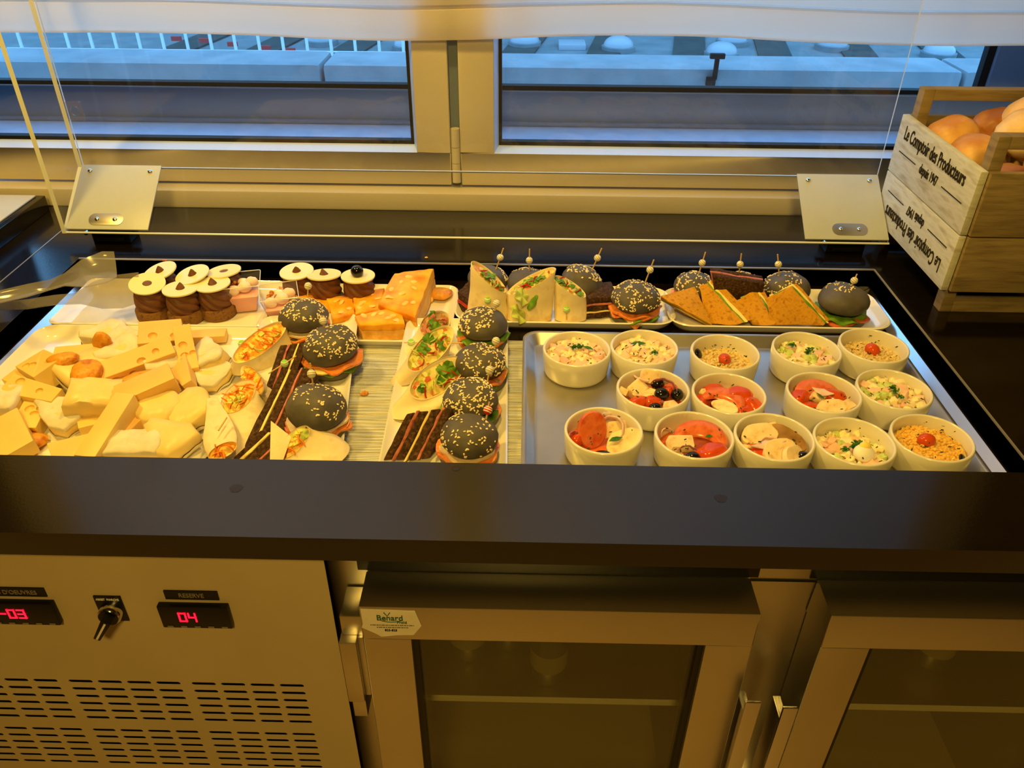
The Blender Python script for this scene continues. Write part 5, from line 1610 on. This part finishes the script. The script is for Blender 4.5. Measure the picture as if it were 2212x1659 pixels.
# ------------------------------------------------------------------ custard cake
def cake(label, quad, zb, seed, flakes=7, lean=(0, 0)):
    q = [V(p) for p in quad]
    org = V((sum(p.x for p in q) / 4, sum(p.y for p in q) / 4, zb))
    t = thing('custard_cake', label, 'cake', org, group='custard cake slices')
    def lay(a, b, name, mt, bev):
        ra, rb = [], []
        for p in q:
            bot = V((p.x + lean[0], p.y + lean[1], zb))
            ra.append(p.lerp(bot, a) - org)
            rb.append(p.lerp(bot, b) - org)
        def dens(r, k):
            o = []
            for j in range(4):
                for f in range(8):
                    p = r[j].lerp(r[(j + 1) % 4], f / 8)
                    o.append(p + noise.noise_vector((p + org) * 60 + V((k, seed, 0))) * 0.0022)
            return o
        da, db = dens(ra, a), dens(rb, b)
        ca = sum(da, V()) / len(da)
        up = (sum(da, V()) - sum(db, V())) / len(da)
        return MB().loft([db, [p - up * .18 for p in da], [ca + (p - ca) * .985 - up * .04 for p in da], [ca + (p - ca) * .93 + V((0, 0, .0004)) for p in da]]).build(name, mt, t, angle=50)
    lay(0.36, 1.0, 'cake_base', 'custard_side', 0.0015)
    lay(0.0, 0.35, 'custard_top', 'custard', 0.004)
    rnd = random.Random(seed)
    for i in range(flakes):
        u, v = rnd.uniform(.15, .85), rnd.uniform(.15, .85)
        p = q[0].lerp(q[1], u).lerp(q[3].lerp(q[2], u), v) - org
        M = Matrix.Translation(p + V((0, 0, .0006))) @ Euler((rnd.uniform(-.3, .3), rnd.uniform(-.3, .3), rnd.uniform(0, 6))).to_matrix().to_4x4()
        MB().ball((0, 0, 0), (0.0066, 0.0042, 0.0012), 10, 6, 0, M).build('almond_flake', 'almond', t)
cake('tall custard cake slice at the right, propped up on the others', ((-0.2181, 1.2132, 0.906), (-0.1536, 1.2293, 0.906), (-0.169, 1.0885, 0.892), (-0.2334, 1.1254, 0.892)), 0.862, 1, 10, (0.002, 0.002))
cake('custard cake slice at the front with a pale crumbly side', ((-0.2647, 1.0956, 0.888), (-0.1966, 1.1308, 0.888), (-0.1845, 1.0768, 0.886), (-0.251, 1.0705, 0.886)), 0.857, 2)
cake('custard cake slice in the middle, between two others', ((-0.2856, 1.1784, 0.884), (-0.234, 1.1982, 0.884), (-0.2288, 1.1248, 0.884), (-0.266, 1.1086, 0.884)), 0.857, 3)
cake('custard cake slice left of the middle one', ((-0.3239, 1.1615, 0.882), (-0.2858, 1.1822, 0.882), (-0.2682, 1.1151, 0.882), (-0.3, 1.0933, 0.882)), 0.857, 4, 4)
cake('long custard cake slice at the left behind the slider', ((-0.4135, 1.2053, 0.88), (-0.3303, 1.1796, 0.88), (-0.3079, 1.1235, 0.88), (-0.3716, 1.1277, 0.88)), 0.857, 5, 3)
def apricot(label, pos, r=(0.018, 0.015, 0.008), rot=(0, 0, 0), seed=1):
    o = MB().ball((0, 0, 0), r, 22, 12, jit=0.16, seed=seed).build('dried_apricot', 'apricot')
    o.location = pos
    o.rotation_euler = rot
    tag(o, label, 'apricot', 'dried apricots')
apricot('dried apricot on the custard cake platter', (-0.1423, 1.2153, 0.866), (0.021, 0.019, 0.008), (0, 0, 0.3), 7)
o = MB().ball((0, 0, 0), (0.0075, 0.006, 0.005), 14, 8, jit=.2).build('nut', 'almond')
o.location = (-0.1591, 1.2006, 0.862)
tag(o, 'pale nut beside the apricot on the cake platter', 'nut')

# ------------------------------------------------------------------ cheese
def bake_bool(o, cutters):
    for c in cutters:
        md = o.modifiers.new('cut', 'BOOLEAN')
        md.operation = 'DIFFERENCE'
        md.object = c
        md.solver = 'EXACT'
    bpy.context.view_layer.update()
    dg = bpy.context.evaluated_depsgraph_get()
    me = bpy.data.meshes.new_from_object(o.evaluated_get(dg))
    o.modifiers.clear()
    old = o.data
    o.data = me
    me.name = o.name
    for c in cutters:
        bpy.data.objects.remove(c, do_unlink=True)
    bpy.data.meshes.remove(old)

def block(label, pos, size, rot, mat='emmental', holes=0, seed=1, wedge=0.0):
    """firm cheese piece: a cut block, with round eyes cut out of it"""
    a, b, c = [s / 2 * 1.12 for s in size]
    m = MB()
    w = wedge
    lo = [(-a, -b, -c), (a, -b * (1 - w), -c), (a, b * (1 - w), -c), (-a, b, -c)]
    m.loft([lo, [(p[0], p[1], c) for p in lo]]).jitter(0.0032, 30, seed)
    o = m.build('cheese_piece', mat, bevel=0.0012)
    o.location = pos
    o.rotation_euler = [math.radians(r) for r in rot]
    tag(o, label, 'cheese', 'cheese on the left platter')
    if holes:
        rnd = random.Random(seed)
        cut = []
        mw = Matrix.Translation(o.location) @ o.rotation_euler.to_matrix().to_4x4()
        for h in range(holes):
            f = rnd.choice(('t', 't', 's'))
            r = rnd.uniform(0.0045, 0.0082)
            p = V((rnd.uniform(-a * .75, a * .75), rnd.uniform(-b * .6, b * .6), c)) if f == 't' else V((rnd.uniform(-a * .75, a * .75), -b, rnd.uniform(-c * .4, c * .4)))
            co = MB().ball((0, 0, 0), (r, r * rnd.uniform(.8, 1.1), r * .8), 14, 9).build('cutter', mat)
            co.matrix_world = mw @ Matrix.Translation(p)
            cut.append(co)
        bake_bool(o, cut)
        for pl_ in o.data.polygons:
            pl_.use_smooth = False
    return o

def soft(label, pos, size, rot, seed=1, shape='wedge', paste_top=False):
    """soft white-rind cheese: creamy sides between crumpled rind"""
    a, b, c = [s / 2 * 1.12 for s in size]
    t = thing('soft_cheese', label, 'cheese', pos, [math.radians(r) for r in rot], 'cheese on the left platter')
    if shape == 'wedge':
        out = [(-a, -b * .25), (-a, b * .25), (a * .4, b), (a * .9, b * .8), (a, 0), (a * .9, -b * .8), (a * .4, -b)]
    elif shape == 'round':
        out = [(a * math.cos(q) * (1 + .1 * math.sin(3 * q + seed)), b * math.sin(q) * (1 + .1 * math.cos(2 * q + seed))) for q in [2 * PI * i / 14 for i in range(14)]]
    else:
        out = [(-a, -b), (-a, b), (-a * .2, b * 1.05), (a, b), (a, -b), (a * .1, -b * .95)]
    n = len(out)
    # densify outline
    pts = []
    for i in range(n):
        p, q = out[i], out[(i + 1) % n]
        for k in range(4):
            f = k / 4
            pts.append((p[0] + (q[0] - p[0]) * f, p[1] + (q[1] - p[1]) * f))
    def ring(s, z):
        r = [V((x * s, y * s, z)) for x, y in pts]
        return [p + noise.noise_vector(p * 62 + V((seed * 3, 0, 0))) * 0.0040 for p in r]
    body = [ring(.55, -c * .8), ring(.92, -c * .8), ring(1.0, -c * .5), ring(1.03, 0), ring(1.0, c * .5), ring(.9, c * .85), ring(.5, c * .9)]
    MB().loft(body).build('paste', 'brie_paste', t, angle=70)
    def rind(z0, sgn):
        rg = [ring(1.03, z0 - sgn * c * .28), ring(1.045, z0), ring(.98, z0 + sgn * c * .14), ring(.55, z0 + sgn * c * .16), ring(.2, z0 + sgn * c * .15)]
        MB().loft(rg, False, True).build('rind', 'brie_rind', t, angle=70)
    rind(-c * .8, -1)
    if not paste_top:
        rind(c * .8, 1)
    return t

E_, G_ = 'emmental', 'gouda'
block('yellow holed cheese chunk on the left shoulder of the pile', (-0.6755, 0.9336, 0.884), (0.056, 0.040, 0.026), (12, -10, -38), E_, 4, 2)
block('long holed cheese wedge at the left side of the pile', (-0.6585, 0.8761, 0.88), (0.072, 0.030, 0.028), (18, 4, -14), E_, 3, 3, 0.3)
block('small holed cheese finger above the lone apricot', (-0.6472, 0.8398, 0.869), (0.030, 0.046, 0.020), (10, 0, 5), E_, 4, 4)
block('long orange tinted cheese bar with round holes at the centre', (-0.5448, 0.9455, 0.892), (0.090, 0.026, 0.022), (24, -8, 32), G_, 5, 5)
block('smooth peach coloured cheese bar across the pile centre', (-0.5074, 0.876, 0.893), (0.074, 0.030, 0.024), (12, -10, 34), G_, 0, 6)
block('upright smooth cheese bar at the front centre', (-0.5245, 0.8005, 0.884), (0.026, 0.092, 0.022), (12, 0, -8), E_, 0, 7)
block('cheese bar with holes standing at the back right of the pile', (-0.4885, 0.9788, 0.89), (0.022, 0.072, 0.022), (22, 0, 24), G_, 4, 8)
block('holed cheese chunk at the top back of the pile', (-0.5388, 1.017, 0.888), (0.056, 0.040, 0.028), (14, 6, 20), G_, 4, 9)
block('flat cheese wedge cut off by the front edge', (-0.554, 0.7821, 0.868), (0.062, 0.040, 0.016), (6, 0, 36), E_, 1, 10, 0.5)
block('large flat cheese slice at the front left corner', (-0.6502, 0.787, 0.874), (0.066, 0.056, 0.020), (10, 6, -42), E_, 0, 11, 0.3)
block('triangular cheese slice lying right of the pile centre', (-0.4787, 0.9351, 0.882), (0.070, 0.034, 0.014), (22, 0, -58), G_, 0, 12, 0.6)
block('shaded cheese piece tucked behind the upright bar', (-0.5132, 0.8317, 0.868), (0.030, 0.050, 0.020), (8, 0, -20), G_, 1, 13)
block('small greenish cheese cube left of the upright bar', (-0.5685, 0.8388, 0.866), (0.030, 0.030, 0.018), (8, 0, 30), E_, 0, 14)
block('cheese corner peeking out at the left edge of the pile', (-0.7068, 0.9277, 0.87), (0.034, 0.030, 0.018), (8, 0, -25), E_, 0, 15)
block('cheese cube under the long holed wedge', (-0.6815, 0.862, 0.865), (0.028, 0.026, 0.018), (4, 0, 10), E_, 1, 16)
block('thin cheese stick at the back right corner of the platter', (-0.4945, 1.0585, 0.868), (0.060, 0.018, 0.012), (6, 0, 8), G_, 0, 17)
block('pale cheese slice behind the two apricots', (-0.6527, 0.9867, 0.874), (0.062, 0.030, 0.014), (14, 0, 12), E_, 0, 18)
block('cheese crumb block under the peach coloured bar', (-0.562, 0.9173, 0.872), (0.044, 0.040, 0.020), (10, 0, 40), G_, 0, 19)
soft('soft white rind wedge at the very back of the pile', (-0.637, 1.0395, 0.876), (0.058, 0.044, 0.026), (14, 6, 30), 1)
soft('crumpled soft cheese rind at the back, right of the upright apricot', (-0.6007, 1.0243, 0.876), (0.044, 0.036, 0.022), (18, 0, -30), 2, 'block')
soft('soft brie piece behind the long holed bar', (-0.5896, 0.9822, 0.882), (0.056, 0.038, 0.026), (20, 0, 40), 3)
soft('large glossy brie slab under the dark orange apricot', (-0.6112, 0.9415, 0.88), (0.076, 0.060, 0.024), (18, 6, 60), 4, 'block', True)
soft('brie piece with thick rind left of the centre', (-0.5672, 0.8609, 0.888), (0.062, 0.044, 0.034), (12, 8, 12), 5, 'block', True)
soft('brie wedge with a soft centre at the front left', (-0.6127, 0.847, 0.872), (0.064, 0.050, 0.026), (10, 6, -24), 6)
soft('round oozing soft cheese right of centre', (-0.4858, 0.856, 0.878), (0.056, 0.060, 0.024), (14, 0, 10), 7, 'round', True)
soft('round soft cheese beside the flat folded wrap', (-0.4415, 0.8558, 0.876), (0.054, 0.058, 0.024), (14, 0, -20), 8, 'round', True)
soft('glossy torn soft cheese at the front right', (-0.4503, 0.7966, 0.876), (0.068, 0.052, 0.022), (12, 4, -34), 9, 'wedge', True)
soft('rind covered cheese block cut off by the front edge', (-0.4837, 0.7816, 0.87), (0.056, 0.036, 0.028), (8, 0, 4), 10, 'block')
soft('big rind wedge at the right back of the pile', (-0.4603, 0.9866, 0.876), (0.062, 0.048, 0.030), (20, 0, -70), 11)
soft('rind wedge corner pointing at the carrot wraps', (-0.4523, 0.9498, 0.868), (0.056, 0.046, 0.020), (10, 0, -20), 12)
soft('white soft cheese block at the far left edge', (-0.6924, 0.8578, 0.874), (0.040, 0.040, 0.040), (6, 0, 4), 13, 'block')
soft('small white brie triangle beside the centre bar', (-0.5131, 0.9521, 0.886), (0.046, 0.036, 0.020), (24, 0, 40), 14)
soft('white brie scrap under the brown apricot', (-0.6522, 0.9525, 0.876), (0.040, 0.032, 0.018), (14, 0, 20), 15)
soft('crumbly cheese scrap above the round soft cheeses', (-0.4829, 0.9093, 0.868), (0.044, 0.030, 0.016), (10, 0, 10), 16, 'round')
apricot('dried apricot standing upright at the back of the cheese pile', (-0.6101, 0.9846, 0.9), (0.014, 0.008, 0.019), (0.2, 0.2, 0.1), 1)
apricot('brown wrinkled dried apricot at the left of the cheese pile', (-0.6432, 0.9342, 0.902), (0.022, 0.013, 0.008), (0.35, -0.1, 0.15), 2)
apricot('dark orange dried apricot lying on the glossy brie', (-0.5984, 0.9079, 0.9), (0.021, 0.021, 0.008), (0.35, 0, 0.3), 3)
apricot('dried apricot edge between the two cheese bars', (-0.5333, 0.9136, 0.886), (0.026, 0.010, 0.008), (0.2, 0, 0.6), 4)
apricot('shaded dried apricot behind the upright cheese bar', (-0.515, 0.8413, 0.876), (0.018, 0.015, 0.008), (0.3, 0, 0.2), 5)
apricot('lone dried apricot on the bare platter at the front left', (-0.6341, 0.7972, 0.864), (0.024, 0.018, 0.008), (0, 0, 0.2), 6)

# ------------------------------------------------------------------ clear tongs resting across the back left platter
tg = thing('serving_tongs', 'clear plastic serving tongs resting on the back left platter', 'tongs', (-0.7448, 1.0516, 0.93))
TO = V(tg.location)
def arm(top, bot, curl, name):
    n = len(top)
    m = MB()
    up, dn = [], []
    for i in range(n):
        a, b = V(top[i]) - TO, V(bot[i]) - TO
        mid = (a + b) / 2 - V((0, 0, curl * (i / (n - 1)) ** 2))
        r = []
        for s in (0, .25, .5, .75, 1):
            p = a.lerp(b, s)
            p = p.lerp(mid, 0) - V((0, 0, curl * (1 - (2 * s - 1) ** 2) * (0.4 + .6 * i / (n - 1))))
            r.append(p)
        up.append(r)
    rings = [r + [p - V((0, 0, .0018)) for p in r[::-1]] for r in up]
    m.loft(rings).build(name, 'tong_clear', tg, angle=50)
arm([(-0.8571, 1.0083, 0.95), (-0.7701, 1.0373, 0.955), (-0.7402, 1.059, 0.955), (-0.7147, 1.0734, 0.955), (-0.703, 1.0956, 0.955), (-0.6968, 1.1371, 0.957), (-0.6742, 1.1638, 0.96), (-0.6551, 1.1644, 0.96)],
    [(-0.8553, 0.9989, 0.94), (-0.7635, 1.019, 0.945), (-0.7342, 1.0385, 0.945), (-0.7144, 1.065, 0.943), (-0.7024, 1.0848, 0.94), (-0.6738, 1.0908, 0.935), (-0.6544, 1.1167, 0.93), (-0.646, 1.1347, 0.93)], 0.006, 'upper_arm')
arm([(-0.8772, 1.0274, 0.93), (-0.7865, 1.0496, 0.928), (-0.7529, 1.0646, 0.926), (-0.7229, 1.0828, 0.924), (-0.6956, 1.0935, 0.922), (-0.6811, 1.1273, 0.925), (-0.6532, 1.145, 0.928), (-0.6183, 1.1519, 0.93)],
    [(-0.8893, 1.0371, 0.915), (-0.7962, 1.0568, 0.912), (-0.7597, 1.0644, 0.91), (-0.7326, 1.0896, 0.904), (-0.6993, 1.1046, 0.898), (-0.6743, 1.1157, 0.884), (-0.6501, 1.1326, 0.876), (-0.6316, 1.1399, 0.88)], 0.006, 'lower_arm')
MB().tube([(-0.8579, 1.0063, 0.945), (-0.8742, 1.0116, 0.938), (-0.8795, 1.0279, 0.925)], 0.008, 8).build('hinge_end', 'tong_clear', None)
hx = bpy.data.objects['hinge_end']
hx.parent = tg
hx.location = -TO

# ------------------------------------------------------------------ stray crumbs
for p, sz, mt, lab in (((-0.2239, 0.9291, 0.8562), 0.006, 'crumble', 'golden crumb lying on the woven mat'), ((-0.1711, 1.2807, 0.902), 0.003, 'almond', 'pale crumb on the worktop behind the custard cake'),
                       ((-0.6223, 1.2549, 0.902), 0.004, 'ham', 'tiny reddish crumb on the worktop behind the pastries'), ((-0.1694, 1.1022, 0.864), 0.005, 'crumble', 'cake crumb on the rim between the cake and the middle platter')):
    o = MB().ball((0, 0, 0), (sz, sz * .7, sz * .4), 8, 6, jit=.6, seed=sz * 900).build('crumb', mt, smooth=False)
    o.location = p
    tag(o, lab, 'crumb')
sandwich('rye_sandwich', 'dark bread end with red filling at the left tip of the back platter', ((-0.1083, 1.1719, 0.86), (-0.0898, 1.1475, 0.86), (-0.0909, 1.2144, 0.862)), (0, 0.004, 0.030), [('bread_slice', 6, 'rye'), ('pepper_slice', 2.5, 'pepper_red'), ('bread_slice', 6, 'rye')], GR)
